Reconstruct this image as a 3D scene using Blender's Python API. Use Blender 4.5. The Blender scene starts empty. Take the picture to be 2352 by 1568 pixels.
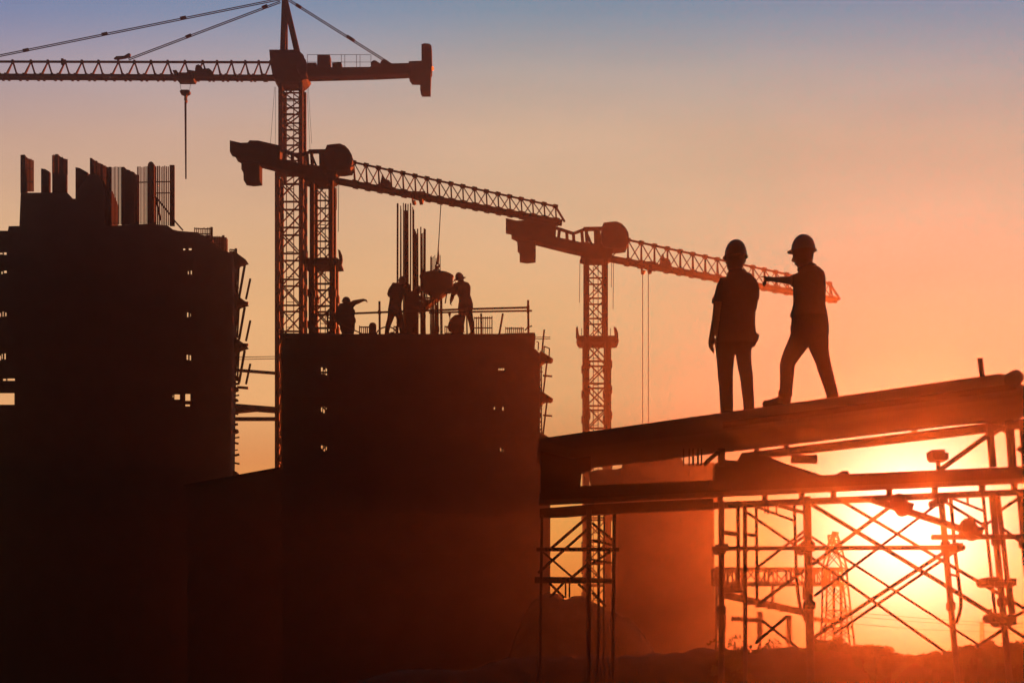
import bpy, math, random
from mathutils import Vector, Matrix, noise

C = bpy.context.scene
COL = C.collection
# ------------------------------------------------------------------ camera
F = 3000.0      # focal length in units of a 2352 wide frame
VH = 1516.0     # horizon row in a 2352 x 1568 frame
EYE = 1.6
cam = bpy.data.cameras.new('camera')
cam.sensor_width = 36.0
cam.lens = 36.0 * F / 2352.0
cam.shift_y = (VH - 784.0) / 2352.0
cam.clip_start = 0.1
cam.clip_end = 6000.0
camo = bpy.data.objects.new('camera', cam)
COL.objects.link(camo)
camo.location = (0, 0, EYE)
camo.rotation_euler = (math.pi / 2, 0, 0)
C.camera = camo
C.view_settings.view_transform = 'Standard'
C.view_settings.look = 'None'
C.view_settings.exposure = 0.6
C.view_settings.gamma = 1.0
C.cycles.use_denoising = True
C.cycles.denoising_input_passes = 'RGB_ALBEDO'
C.cycles.denoising_prefilter = 'ACCURATE'
C.cycles.max_bounces = 4
C.cycles.volume_bounces = 0

# ------------------------------------------------------------------ sun and sky
S = Vector((2092 - 1176.0, F, VH - 1200)).normalized()
EL = math.asin(S.z)
AZ = math.atan2(S.x, S.y)
sun = bpy.data.lights.new('sun', 'SUN')
sun.energy = 5.0
sun.angle = math.radians(0.5)
sun.color = (1.0, 0.117, 0.017)
suno = bpy.data.objects.new('sun', sun)
COL.objects.link(suno)
suno.rotation_euler = S.to_track_quat('Z', 'Y').to_euler()

W = bpy.data.worlds.new('World')
C.world = W
W.use_nodes = True
nt = W.node_tree
N = nt.nodes
L = nt.links
bg = N['Background']


def nd(tree, typ, **kw):
    n = tree.nodes.new(typ)
    for k, v in kw.items():
        setattr(n, k, v)
    return n


sky = nd(nt, 'ShaderNodeTexSky', sky_type='NISHITA', sun_disc=False)
sky.sun_elevation = EL
sky.sun_rotation = AZ
sky.dust_density = 2.0
sky.air_density = 1.0
tc = nd(nt, 'ShaderNodeTexCoord')
nrm = nd(nt, 'ShaderNodeVectorMath', operation='NORMALIZE')
L.new(tc.outputs['Generated'], nrm.inputs[0])
sep = nd(nt, 'ShaderNodeSeparateXYZ')
L.new(nrm.outputs[0], sep.inputs[0])
# dusk colours by height above the horizon (sine of the elevation)
ramp = nd(nt, 'ShaderNodeValToRGB')
height = nd(nt, 'ShaderNodeMath', operation='MULTIPLY_ADD')
sq = nd(nt, 'ShaderNodeMath', operation='MULTIPLY')
L.new(sep.outputs['X'], sq.inputs[0])
L.new(sep.outputs['X'], sq.inputs[1])
L.new(sq.outputs[0], height.inputs[0])
height.inputs[1].default_value = 0.22
L.new(sep.outputs['Z'], height.inputs[2])
L.new(height.outputs[0], ramp.inputs[0])


def lin(r, g, b):
    def f(c):
        c /= 255.0
        return c / 12.92 if c <= 0.04045 else ((c + 0.055) / 1.055) ** 2.4
    return (f(r), f(g), f(b), 1.0)


SKY = [(0.0, (236, 84, 40)), (0.02, (252, 112, 44)), (0.05, (252, 134, 54)), (0.105, (250, 162, 78)), (0.157, (236, 150, 88)), (0.2, (244, 176, 116)),
       (0.2625, (244, 184, 129)), (0.32, (236, 186, 144)), (0.375, (220, 180, 151)), (0.41, (192, 172, 162)), (0.445, (142, 152, 169)), (0.49, (100, 128, 160))]
e = ramp.color_ramp.elements
while len(e) < len(SKY):
    e.new(0.5)
for el_, (p, c) in zip(e, SKY):
    el_.position = p
    el_.color = lin(*c)
# brighter towards the sun, dim dusk on the far side of the sky
dotn = nd(nt, 'ShaderNodeVectorMath', operation='DOT_PRODUCT')
L.new(nrm.outputs[0], dotn.inputs[0])
dotn.inputs[1].default_value = tuple(S)
side = nd(nt, 'ShaderNodeMapRange', interpolation_type='SMOOTHSTEP')
side.inputs['From Min'].default_value = 0.1
side.inputs['From Max'].default_value = 0.88
side.inputs['To Min'].default_value = 0.04
side.inputs['To Max'].default_value = 1.0
L.new(dotn.outputs['Value'], side.inputs['Value'])
m1 = nd(nt, 'ShaderNodeMix', data_type='RGBA', blend_type='MULTIPLY')
m1.inputs[0].default_value = 1.0
L.new(ramp.outputs[0], m1.inputs[6])
L.new(side.outputs[0], m1.inputs[7])


def vmath(op, a, b=None):
    n = nd(nt, 'ShaderNodeVectorMath', operation=op)
    for sock, x in zip(n.inputs, (a, b)):
        if x is None:
            continue
        if isinstance(x, tuple):
            sock.default_value = x
        else:
            L.new(x, sock)
    return n.outputs[0]


def fmath(op, a, b):
    n = nd(nt, 'ShaderNodeMath', operation=op)
    for sock, x in zip(n.inputs, (a, b)):
        if isinstance(x, (int, float)):
            sock.default_value = x
        else:
            L.new(x, sock)
    return n.outputs[0]


dots = fmath('MAXIMUM', dotn.outputs['Value'], 0.0)
# the haze in front adds its own forward-scattered light; the open sky behind it is that much dimmer and bluer
hg = fmath('POWER', fmath('SUBTRACT', 1.8464, fmath('MULTIPLY', dots, 1.84)), -1.5)
veil = vmath('MULTIPLY', hg, (0.0050, 0.0006, 0.00009))
# violet on the left, away from the sun and high up
vio = fmath('MULTIPLY', fmath('MINIMUM', fmath('MAXIMUM', fmath('MULTIPLY', sep.outputs['X'], -3.0), 0.0), 1.0), fmath('MINIMUM', fmath('MAXIMUM', fmath('MULTIPLY', fmath('SUBTRACT', sep.outputs['Z'], 0.3), 9.0), 0.0), 1.0))
vt_ = vmath('ADD', vmath('MULTIPLY', vio, (-0.05, -0.1, 0.14)), (1.0, 1.0, 1.0))
stretch = vmath('MULTIPLY', nrm.outputs[0], (3.0, 3.0, 14.0))
dust = nd(nt, 'ShaderNodeTexNoise')
dust.inputs['Scale'].default_value = 1.0
dust.inputs['Detail'].default_value = 6
dust.inputs['Roughness'].default_value = 0.55
L.new(stretch, dust.inputs['Vector'])
dustv = fmath('ADD', fmath('MULTIPLY', fmath('SUBTRACT', dust.outputs[0], 0.5), 0.28), 1.0)
tinted = vmath('MULTIPLY', vmath('MULTIPLY', m1.outputs[2], vt_), dustv)
share = vmath('DIVIDE', tinted, vmath('ADD', vmath('ADD', tinted, veil), (0.0001, 0.0001, 0.0001)))
base = vmath('MULTIPLY', tinted, vmath('MULTIPLY', share, share))


def glow(power, col, prev):
    return vmath('ADD', prev, vmath('MULTIPLY', fmath('POWER', dots, power), col))


base = glow(700.0, (0.4, 0.8, 1.2), base)       # the sun's aureole
base = glow(110.0, (0.0, 0.03, 0.05), base)
# a little of the physical sky, all at background strength 0.05 and exposure 0.6 stops
SKYMIX = 0.01
o_ = vmath('ADD', vmath('MULTIPLY', base, (12.6, 12.6, 12.6)), vmath('MULTIPLY', sky.outputs[0], (SKYMIX, SKYMIX, SKYMIX)))
L.new(o_, bg.inputs[0])
bg.inputs[1].default_value = 0.05


# ------------------------------------------------------------------ materials
def material(name, col, rough=0.85, metal=0.0, scale=3.0, var=0.35, bump=0.25, spec=0.2):
    m = bpy.data.materials.new(name)
    m.use_nodes = True
    t = m.node_tree
    b = t.nodes['Principled BSDF']
    b.inputs['Roughness'].default_value = rough
    b.inputs['Metallic'].default_value = metal
    b.inputs['Specular IOR Level'].default_value = spec
    g = nd(t, 'ShaderNodeNewGeometry')
    nz = nd(t, 'ShaderNodeTexNoise')
    nz.inputs['Scale'].default_value = scale
    nz.inputs['Detail'].default_value = 5
    t.links.new(g.outputs['Position'], nz.inputs['Vector'])
    mp = nd(t, 'ShaderNodeMapRange')
    mp.inputs['From Min'].default_value = 0.3
    mp.inputs['From Max'].default_value = 0.7
    mp.inputs['To Min'].default_value = 1 - var
    mp.inputs['To Max'].default_value = 1 + var
    t.links.new(nz.outputs[0], mp.inputs['Value'])
    mx = nd(t, 'ShaderNodeMix', data_type='RGBA', blend_type='MULTIPLY')
    mx.inputs[0].default_value = 1
    mx.inputs[6].default_value = (*col, 1)
    t.links.new(mp.outputs[0], mx.inputs[7])
    t.links.new(mx.outputs[2], b.inputs['Base Color'])
    if bump:
        bp = nd(t, 'ShaderNodeBump')
        bp.inputs['Strength'].default_value = bump
        bp.inputs['Distance'].default_value = 0.02
        t.links.new(nz.outputs[0], bp.inputs['Height'])
        t.links.new(bp.outputs[0], b.inputs['Normal'])
    return m


M = dict(
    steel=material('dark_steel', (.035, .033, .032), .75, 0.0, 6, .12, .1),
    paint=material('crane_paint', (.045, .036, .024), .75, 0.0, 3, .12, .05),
    grey=material('grey_paint', (.045, .045, .046), .75, 0.0, 3, .12, .05),
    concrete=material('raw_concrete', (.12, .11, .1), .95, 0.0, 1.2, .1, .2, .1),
    ply=material('formwork_plywood', (.07, .05, .034), .9, 0, 2.5, .1, .1, .1),
    tube=material('scaffold_tube', (.045, .042, .038), .75, 0.0, 8, .12, .1),
    rust=material('rusty_rebar', (.06, .03, .018), .9, 0, 9, .3, .2, .1),
    rope=material('wire_rope', (.04, .04, .04), .8, 0, 9, .2, 0),
    skin=material('skin', (.24, .14, .095), .7, 0, 14, .1, .05),
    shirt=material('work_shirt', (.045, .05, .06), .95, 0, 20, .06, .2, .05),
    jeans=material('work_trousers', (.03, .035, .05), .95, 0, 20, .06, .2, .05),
    leather=material('boot_leather', (.035, .025, .018), .8, 0, 14, .25, .2),
    hat=material('hard_hat_plastic', (.12, .1, .05), .6, 0, 6, .05, 0, .3),
    hatw=material('pale_hard_hat_plastic', (.2, .2, .19), .6, 0, 6, .05, 0, .3),
    earth=material('bare_earth', (.06, .045, .03), 1.0, 0, .8, .45, .8, .02),
    leaf=material('shrub_leaves', (.045, .06, .025), .9, 0, 2, .4, 0, .05),
    bark=material('bark', (.05, .035, .025), .95, 0, 5, .3, .3, .05),
    ceramic=material('insulator_ceramic', (.09, .05, .035), .6, 0, 6, .15, 0),
    canvas=material('sack_canvas', (.14, .12, .09), .95, 0, 12, .25, .4, .05),
    rubber=material('black_rubber', (.02, .02, .02), .8, 0, 8, .2, 0),
)
ml = bpy.data.materials.new('warning_lamp_glass')
ml.use_nodes = True
_b = ml.node_tree.nodes['Principled BSDF']
_b.inputs['Base Color'].default_value = (.4, .02, .01, 1)
_b.inputs['Emission Color'].default_value = (1, .12, .02, 1)
_b.inputs['Emission Strength'].default_value = 1.2
M['lamp'] = ml


# ------------------------------------------------------------------ helpers
def P(u, v, d):
    return Vector(((u - 1176.0) / F * d, d, EYE + (VH - v) / F * d))


def X(u, d):
    return (u - 1176.0) / F * d


def Z(v, d):
    return EYE + (VH - v) / F * d


WL = {}     # world location of every object's origin


class MB:
    K = 1.0     # thickness scale of bars and tubes

    def __init__(s):
        s.v = []
        s.f = []

    def add(s, vs, fs):
        o = len(s.v)
        s.v += [Vector(p) for p in vs]
        s.f += [tuple(i + o for i in f) for f in fs]
        return s

    def box(s, x0, x1, y0, y1, z0, z1):
        vs = [(x, y, z) for x in (x0, x1) for y in (y0, y1) for z in (z0, z1)]
        return s.add(vs, [(0, 1, 3, 2), (4, 6, 7, 5), (0, 4, 5, 1), (2, 3, 7, 6), (0, 2, 6, 4), (1, 5, 7, 3)])

    def ubox(s, u0, v0, u1, v1, d, t):
        return s.box(X(u0, d), X(u1, d), d, d + t, Z(v1, d), Z(v0, d))

    def frame(s, p, q):
        t = (q - p).normalized()
        up = Vector((0, 1, 0)) if abs(t.y) < 0.9 else Vector((0, 0, 1))
        a = t.cross(up).normalized()
        b = a.cross(t).normalized()
        return t, a, b

    def bar(s, p, q, w, h=None):
        w = w * MB.K
        h = h * MB.K if h else w
        p = Vector(p)
        q = Vector(q)
        t, a, b = s.frame(p, q)
        vs = [c + a * (i * w / 2) + b * (j * h / 2) for c in (p, q) for i, j in ((-1, -1), (1, -1), (1, 1), (-1, 1))]
        return s.add(vs, [(3, 2, 1, 0), (4, 5, 6, 7), (0, 1, 5, 4), (1, 2, 6, 5), (2, 3, 7, 6), (3, 0, 4, 7)])

    def tube(s, pts, r, n=8):
        pts = [Vector(p) for p in pts]
        rs = [q * MB.K for q in r] if isinstance(r, (list, tuple)) else [r * MB.K] * len(pts)
        vs = []
        for i, p in enumerate(pts):
            t, a, b = s.frame(pts[max(0, i - 1)], pts[min(len(pts) - 1, i + 1)])
            vs += [p + a * math.cos(2 * math.pi * k / n) * rs[i] + b * math.sin(2 * math.pi * k / n) * rs[i] for k in range(n)]
        fs = [tuple(reversed(range(n))), tuple(range((len(pts) - 1) * n, len(pts) * n))]
        for i in range(len(pts) - 1):
            fs += [(i * n + k, i * n + (k + 1) % n, (i + 1) * n + (k + 1) % n, (i + 1) * n + k) for k in range(n)]
        return s.add(vs, fs)

    def lathe(s, c, prof, n=24, sy=1.0):
        c = Vector(c)
        vs = []
        for r, z in prof:
            vs += [c + Vector((r * math.cos(2 * math.pi * k / n), sy * r * math.sin(2 * math.pi * k / n), z)) for k in range(n)]
        m = len(prof)
        fs = [tuple(reversed(range(n))), tuple(range((m - 1) * n, m * n))]
        for i in range(m - 1):
            fs += [(i * n + k, i * n + (k + 1) % n, (i + 1) * n + (k + 1) % n, (i + 1) * n + k) for k in range(n)]
        return s.add(vs, fs)

    def prism(s, uv, d0, d1, dx=None, dz=None):
        """outline in frame units seen at depth dx (sideways) / dz (up), solid from y = d0 to d1"""
        mid = (d0 + d1) / 2
        dx = dx or mid
        dz = dz or mid
        pts = [(X(u, dx), Z(v, dz)) for u, v in uv]
        ar = sum(pts[i][0] * pts[(i + 1) % len(pts)][1] - pts[(i + 1) % len(pts)][0] * pts[i][1] for i in range(len(pts)))
        if ar < 0:
            pts.reverse()
        n = len(pts)
        vs = [(x, d0, z) for x, z in pts] + [(x, d1, z) for x, z in pts]
        fs = [tuple(range(n)), tuple(reversed(range(n, 2 * n)))]
        fs += [(i + n, (i + 1) % n + n, (i + 1) % n, i) for i in range(n)]
        return s.add(vs, fs)

    def wall(s, u0, v0, u1, v1, holes, d, t):
        """a wall in the plane y = d with openings (ua, va, ub, vb), one closed mesh"""
        us = sorted({u0, u1, *[min(max(h[i], u0), u1) for h in holes for i in (0, 2)]})
        vs_ = sorted({v0, v1, *[min(max(h[i], v0), v1) for h in holes for i in (1, 3)]})

        def solid(i, j):
            if not (0 <= i < len(us) - 1 and 0 <= j < len(vs_) - 1):
                return False
            cu = (us[i] + us[i + 1]) / 2
            cv = (vs_[j] + vs_[j + 1]) / 2
            return not any(h[0] < cu < h[2] and h[1] < cv < h[3] for h in holes)
        for i in range(len(us) - 1):
            for j in range(len(vs_) - 1):
                if not solid(i, j):
                    continue
                xa, xb, zt, zb = X(us[i], d), X(us[i + 1], d), Z(vs_[j], d), Z(vs_[j + 1], d)
                s.add([(xa, d, zb), (xb, d, zb), (xb, d, zt), (xa, d, zt)], [(0, 1, 2, 3)])
                s.add([(xa, d + t, zb), (xb, d + t, zb), (xb, d + t, zt), (xa, d + t, zt)], [(3, 2, 1, 0)])
                for di, dj, a, b in ((-1, 0, (xa, zb), (xa, zt)), (1, 0, (xb, zt), (xb, zb)), (0, -1, (xa, zt), (xb, zt)), (0, 1, (xb, zb), (xa, zb))):
                    if not solid(i + di, j + dj):
                        s.add([(a[0], d, a[1]), (b[0], d, b[1]), (b[0], d + t, b[1]), (a[0], d + t, a[1])], [(0, 1, 2, 3)])
        return s

    def build(s, name, mat, parent=None, smooth=False):
        org = Vector(WL[parent.name]) if parent is not None else Vector((0, 0, 0))
        me = bpy.data.meshes.new(name)
        me.from_pydata([p - org for p in s.v], [], s.f)
        me.validate()
        me.update()
        mats = mat if isinstance(mat, (list, tuple)) else [mat]
        for m in mats:
            me.materials.append(M[m])
        if smooth:
            me.polygons.foreach_set('use_smooth', [True] * len(me.polygons))
        o = bpy.data.objects.new(name, me)
        COL.objects.link(o)
        if parent is not None:
            o.parent = parent
        WL[o.name] = tuple(org)
        return o


def tag(o, label, cat, group=None, kind=None):
    if label:
        o['label'] = label
    if cat:
        o['category'] = cat
    if group:
        o['group'] = group
    if kind:
        o['kind'] = kind
    return o


def thing(name, loc, label, cat, group=None):
    o = bpy.data.objects.new(name, None)
    o.empty_display_size = 0.3
    COL.objects.link(o)
    o.location = loc
    WL[o.name] = tuple(loc)
    return tag(o, label, cat, group)


def single(name, mb, mat, label, cat, group=None, smooth=False):
    """a thing that is one mesh, origin at its base"""
    xs = [p.x for p in mb.v]
    ys = [p.y for p in mb.v]
    zs = [p.z for p in mb.v]
    org = Vector(((min(xs) + max(xs)) / 2, (min(ys) + max(ys)) / 2, min(zs)))
    mb.v = [p - org for p in mb.v]
    o = mb.build(name, mat, None, smooth)
    o.location = org
    WL[o.name] = tuple(org)
    return tag(o, label, cat, group)


# ------------------------------------------------------------------ ground and mounds
def ground():
    mb = MB()
    ys = [-12, -4, 4] + [8 + 4 * i for i in range(17)]
    xs = [-44 + 4 * i for i in range(23)]
    vs = []
    for y in ys:
        for x in xs:
            z = 0.0
            if y > 10:
                z = 0.25 * noise.noise(Vector((x * .06, y * .06, 0))) - .1 + .05 * noise.noise(Vector((x * .5, y * .5, 2)))
            if y > 56:
                z += 1.75 * min(1, (y - 56) / 14) ** 1.5
            vs.append((x, y, z))
    n = len(xs)
    fs = [(j * n + i, j * n + i + 1, (j + 1) * n + i + 1, (j + 1) * n + i) for j in range(len(ys) - 1) for i in range(n - 1)]
    mb.add(vs, fs)
    o = mb.build('ground', 'earth', None, True)
    tag(o, None, None, None, 'structure')


ground()


def mound(name, prof, d0, d1, label=None):
    """a long heap of earth: crest height profile [(u, v)] seen at the middle depth"""
    mb = MB()
    dm = (d0 + d1) / 2
    us = [prof[0][0] + (prof[-1][0] - prof[0][0]) * i / 160 for i in range(161)]

    def crest(u):
        for (a, va), (b, vb) in zip(prof, prof[1:]):
            if a <= u <= b:
                k_ = (u - a) / (b - a)
                k_ = k_ * k_ * (3 - 2 * k_)
                return va + (vb - va) * k_
        return prof[-1][1]
    vs = []
    K = 12
    for i, u in enumerate(us):
        zc = Z(crest(u), dm)
        for j in range(K + 1):
            s_ = j / K
            y = d0 + (d1 - d0) * s_
            prof_ = math.sin(math.pi * s_) ** 0.8
            x = X(u, dm)
            z = -0.4 + (zc + 0.4) * prof_ + prof_ * (0.1 * noise.noise(Vector((x * 1.3, y * 1.3, 3))) + 0.05 * noise.noise(Vector((x * 5, y * 4, 7))))
            vs.append((x, y, z))
    n = K + 1
    fs = [(i * n + j, (i + 1) * n + j, (i + 1) * n + j + 1, i * n + j + 1) for i in range(160) for j in range(K)]
    mb.add(vs, fs)
    o = mb.build(name, 'earth', None, True)
    tag(o, label, None, None, 'structure')


mound('earth_mound', [(2040, 1560), (2110, 1519), (2180, 1500), (2260, 1483), (2320, 1478), (2400, 1506), (2700, 1560)], 17.2, 20.2)
mound('earth_mound', [(700, 1575), (980, 1540), (1200, 1518), (1420, 1506), (1640, 1496), (1760, 1492), (1900, 1487), (1975, 1492), (2040, 1524), (2100, 1570)], 17.8, 21.4)
mound('spoil_heap', [(1130, 1560), (1235, 1372), (1262, 1362), (1300, 1372), (1330, 1366), (1360, 1382), (1400, 1402), (1430, 1412), (1560, 1560)], 34, 39.5)


# ------------------------------------------------------------------ tower cranes
def lattice_mast(mb, x0, x1, y0, y1, z0, z1, nsec, leg, br):
    cs = [(x0, y0), (x1, y0), (x1, y1), (x0, y1)]
    for x, y in cs:
        mb.bar((x, y, z0), (x, y, z1), leg)
    h = (z1 - z0) / nsec
    for i in range(nsec + 1):
        z = z0 + h * i
        for k_ in range(4):
            a, b = cs[k_], cs[(k_ + 1) % 4]
            mb.bar((a[0], a[1], z), (b[0], b[1], z), br)
            if i < nsec:
                if (i + k_) % 2:
                    mb.bar((a[0], a[1], z), (b[0], b[1], z + h), br * .8)
                else:
                    mb.bar((b[0], b[1], z), (a[0], a[1], z + h), br * .8)
                if k_ == 0:
                    mb.bar((b[0], b[1] + .02, z) if (i % 2) else (a[0], a[1] + .02, z), (a[0], a[1] + .02, z + h) if (i % 2) else (b[0], b[1] + .02, z + h), br * .7)


def couplers(mb, x0, x1, y0, y1, zs, w, h):
    """heavy leg joints between mast sections"""
    for z in zs:
        for x in (x0, x1):
            for y in (y0, y1):
                mb.box(x - w / 2, x + w / 2, y - w / 2, y + w / 2, z - h / 2, z + h / 2)


def ladder(mb, x, y, z0, z1, w):
    for sx in (-1, 1):
        mb.bar((x + sx * w / 2, y, z0), (x + sx * w / 2, y, z1), w * .16)
    n = int((z1 - z0) / .6)
    for i in range(n):
        z = z0 + (i + .5) * .6
        mb.bar((x - w / 2, y, z), (x + w / 2, y, z), w * .12)


def crane_one():
    d = 62.0
    q_ = MB.K = d / 90.0
    T = thing('tower_crane', P(668, VH + 53, d), 'tallest tower crane with pointed head and pendant bars, its long jib reaching left', 'tower crane', 'tower cranes')
    dp = 1.6 * q_
    # lower and upper mast
    m = MB()
    xa, xb = X(637, d), X(692, d)
    lattice_mast(m, xa, xb, d, d + dp, 0, Z(404, d), 20, .3, .11)
    couplers(m, xa, xb, d, d + dp, [Z(404 + 38 * i, d) for i in range(0, 29)], .3 * q_, .45 * q_)
    xa2, xb2 = X(644, d), X(691, d)
    lattice_mast(m, xa2, xb2, d + .04, d + dp - .07, Z(404, d), Z(192, d), 6, .27, .09)
    couplers(m, xa2, xb2, d + .04, d + dp - .07, [Z(v, d) for v in (240, 290, 345)], .22 * q_, .3 * q_)
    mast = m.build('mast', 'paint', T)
    m = MB()
    ladder(m, X(663, d), d + .4, 1, Z(200, d), .35)
    m.build('ladder', 'steel', mast)
    # slewing unit and cab
    m = MB()
    m.prism([(623, 126), (688, 126), (701, 138), (705, 152), (706, 178), (711, 182), (706, 190), (697, 198), (640, 199), (630, 183), (628, 170), (625, 152)], d - .07, d + dp - .14)
    m.build('slewing_unit', 'paint', T)
    m = MB()
    m.prism([(700, 140), (704, 143), (705, 176), (691, 178), (689, 168), (683, 163), (683, 150)], d - .62, d - .08)
    m.build('operator_cab', 'grey', T)
    # tower head
    m = MB()
    for yy in (d + .14, d + dp - .28):
        m.bar(P(648, 127, d) + Vector((0, yy - d, 0)), P(651, -34, d) + Vector((0, .42, 0)), .36, .2)
        m.bar(P(683, 127, d) + Vector((0, yy - d, 0)), P(652, -8, d) + Vector((0, .42, 0)), .36, .2)
    m.bar(P(651, 40, d) + Vector((0, .42, 0)), P(662, 40, d) + Vector((0, .42, 0)), .15)
    m.build('tower_head', 'paint', T)
    # jib: one top chord, two bottom chords
    m = MB()
    u0, u1 = -150.0, 626.0
    topv = lambda u: 133.4 + (u / 626.0) * 1.6
    botv = lambda u: 168.5 + (u / 626.0) * 2.5
    w = .55 * q_
    top = lambda u: P(u, topv(u), d) + Vector((0, w / 2 + .2, 0))
    bf = lambda u: P(u, botv(u), d) + Vector((0, .2, 0))
    bb = lambda u: bf(u) + Vector((0, w, 0))
    m.bar(top(u0), top(u1), .12)
    m.bar(bf(u0), bf(u1), .15)
    m.bar(bb(u0), bb(u1), .15)
    ap = [-135, -96, -56, -17, 22.5, 64.6, 103.8, 143.5, 182.5, 221, 266.6, 303.8, 342, 380.7, 420.4, 461.4, 494.7, 528, 560, 591, 618]
    for i, a in enumerate(ap):
        sp = 13 if a < 480 else 11
        m.bar(top(a), bf(a - sp), .085)
        m.bar(top(a), bf(a + sp), .1)
        m.bar(top(a), bb(a - sp - 7), .06)
        m.bar(top(a), bb(a + sp - 5), .06)
        m.bar(bf(a - sp), bb(a - sp), .1)
        m.bar(bf(a + sp), bb(a + sp), .1)
        m.bar(bf(a - sp), bb(a + sp), .09)
        m.bar(bf(a + sp), bb(a + sp + 14), .09)
        m.bar(top(a - 2.2), top(a + 2.2), .22)
        for q in (bf, bb):
            m.bar(q(a - sp - 2.5), q(a - sp + 2.5), .24)
            m.bar(q(a + sp - 2.5), q(a + sp + 2.5), .24)
    m.bar(P(137, 127, d) + Vector((0, .39, 0)), P(137, 141, d) + Vector((0, .39, 0)), .16)
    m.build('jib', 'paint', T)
    # pendants: pairs of rods with couplings
    def pendant(a, b, cps, name='pendant_bar'):
        mm = MB()
        A, B = P(*a, d) + Vector((0, .35, 0)), P(*b, d) + Vector((0, .35, 0))
        dirn = (B - A).normalized()
        nrm_ = Vector((-dirn.z, 0, dirn.x))
        for s_ in (-1, 1):
            mm.tube([A + nrm_ * .038 * s_, B + nrm_ * .038 * s_ + Vector((0, .1, 0))], .035, 6)
        for c in cps:
            q = A + (B - A) * ((c - a[0]) / (b[0] - a[0]))
            mm.bar(q - dirn * .14, q + dirn * .14, .2, .1)
        mm.build(name, 'steel', T)
    pendant((-150, 149.5), (642, -13), [53, 235, 416.5])
    pendant((290, 129), (640, -6), [429, 605])
    pendant((660, -8), (911, 148), [683, 800, 806])
    m = MB()
    m.prism([(262, 136), (268, 131), (286, 130), (296, 124), (300, 125), (299, 130), (288, 134), (270, 137)], d + .28, d + .42)
    m.build('anchor_plate', 'steel', T)
    # counter jib
    m = MB()
    m.prism([(703, 161), (760, 161), (850, 160), (900, 152), (945, 151), (945, 174), (860, 178), (705, 182)], d + .07, d + .62)
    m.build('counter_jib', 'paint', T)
    m = MB()
    m.prism([(707, 149), (728, 149), (728, 161.5), (707, 161.5)], d + .14, d + .55)
    m.prism([(730.5, 131), (759, 131), (760, 161.5), (730, 161.5)], d + .1, d + .58)
    m.build('winch_house', 'grey', T)
    m = MB()
    m.prism([(764, 148), (785, 147), (786, 161), (764, 161)], d + .17, d + .52)
    m.build('control_box', 'grey', T)
    m = MB()
    for uu, vv, r in ((861, 148, .24), (884, 147, .28)):
        c = P(uu, vv + 4, d + .35)
        m.tube([c + Vector((0, -.24, 0)), c + Vector((0, .24, 0))], r, 14)
    m.prism([(851, 160), (857, 146), (866, 144), (874, 149), (884, 141), (894, 145), (902, 153), (902, 160)], d + .2, d + .48)
    m.build('winch_drum', 'steel', T)
    m = MB()
    for uu in (706, 784, 792, 819, 827, 852):
        m.tube([P(uu, 161, d + .1), P(uu, 126, d + .1)], .018, 5)
    m.tube([P(706, 126, d + .1), P(852, 126, d + .1)], .015, 5)
    m.tube([P(706, 143, d + .1), P(852, 143, d + .1)], .015, 5)
    m.build('handrail', 'steel', T)
    m = MB()
    m.prism([(940, 147), (969, 146), (969, 108), (976, 106), (987, 107), (991.5, 111), (992.5, 150), (992, 170), (990, 172), (988.5, 217), (969, 217), (966, 212), (966, 190), (946, 189.5), (940, 181)], d + .07, d + .62)
    m.build('counterweight', 'concrete', T)
    m = MB()
    c = P(992.8, 157, d + .28)
    m.lathe(c - Vector((0, 0, .1)), [(.02, 0), (.07, .014), (.085, .07), (.07, .15), (.014, .19)], 12)
    m.build('warning_lamp', 'lamp', T, True)
    # trolley, hook block and ropes
    m = MB()
    m.prism([(399, 167), (408, 166), (412, 172), (431, 172), (436, 166), (450, 168), (451, 180), (447, 189), (412, 189), (405, 181)], d + .17, d + .65)
    m.prism([(450, 162), (452, 154), (458, 152), (465, 157), (467, 162), (482, 161), (490, 168), (492, 176), (450, 177)], d + .2, d + .55)
    trolley = m.build('trolley', 'steel', T)
    for a, b in ((413, 416), (439, 435)):
        m = MB()
        m.tube([P(a, 189, d + .4), P(b, 209, d + .4)], .014, 5)
        m.build('hoist_rope', 'rope', T)
    m = MB()
    m.prism([(414, 212), (417, 208.5), (434, 208.5), (437.5, 212), (436, 216), (430, 219), (428.5, 224), (430, 232), (427.5, 236), (424, 232), (424.5, 224), (422, 219), (416, 217)], d + .3, d + .52)
    m.build('hook_block', 'steel', T)
    m = MB()
    m.tube([P(426, 234, d + .4), P(427, 411, d + .4)], [.075, .05], 8)
    m.build('lifting_chain', 'steel', T)
    # cables sagging beside the mast
    for a, b in (((631, 200), (620, 345)), ((633, 200), (632, 400)), ((705, 200), (712, 345)), ((708, 200), (716, 330))):
        m = MB()
        m.tube([P(*a, d + .2), P(*b, d + .2)], .012, 5)
        m.build('hanging_cable', 'rope', T)
    # ties back to the left building
    for (ua, va, ub, vb, wd) in ((541, 820, 633, 818.5, .035), (541, 825.5, 633, 823.5, .035), (541, 849.5, 633, 857, .17), (540, 934, 632, 941.5, .36), (539, 946, 600, 940, .2), (539, 962, 632, 962, .22)):
        m = MB()
        m.bar(P(ua - 4, va, 60), P(ub + 2, vb, d), wd)
        m.build('tie_beam', 'steel', T)
    MB.K = 1.0


crane_one()


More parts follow.
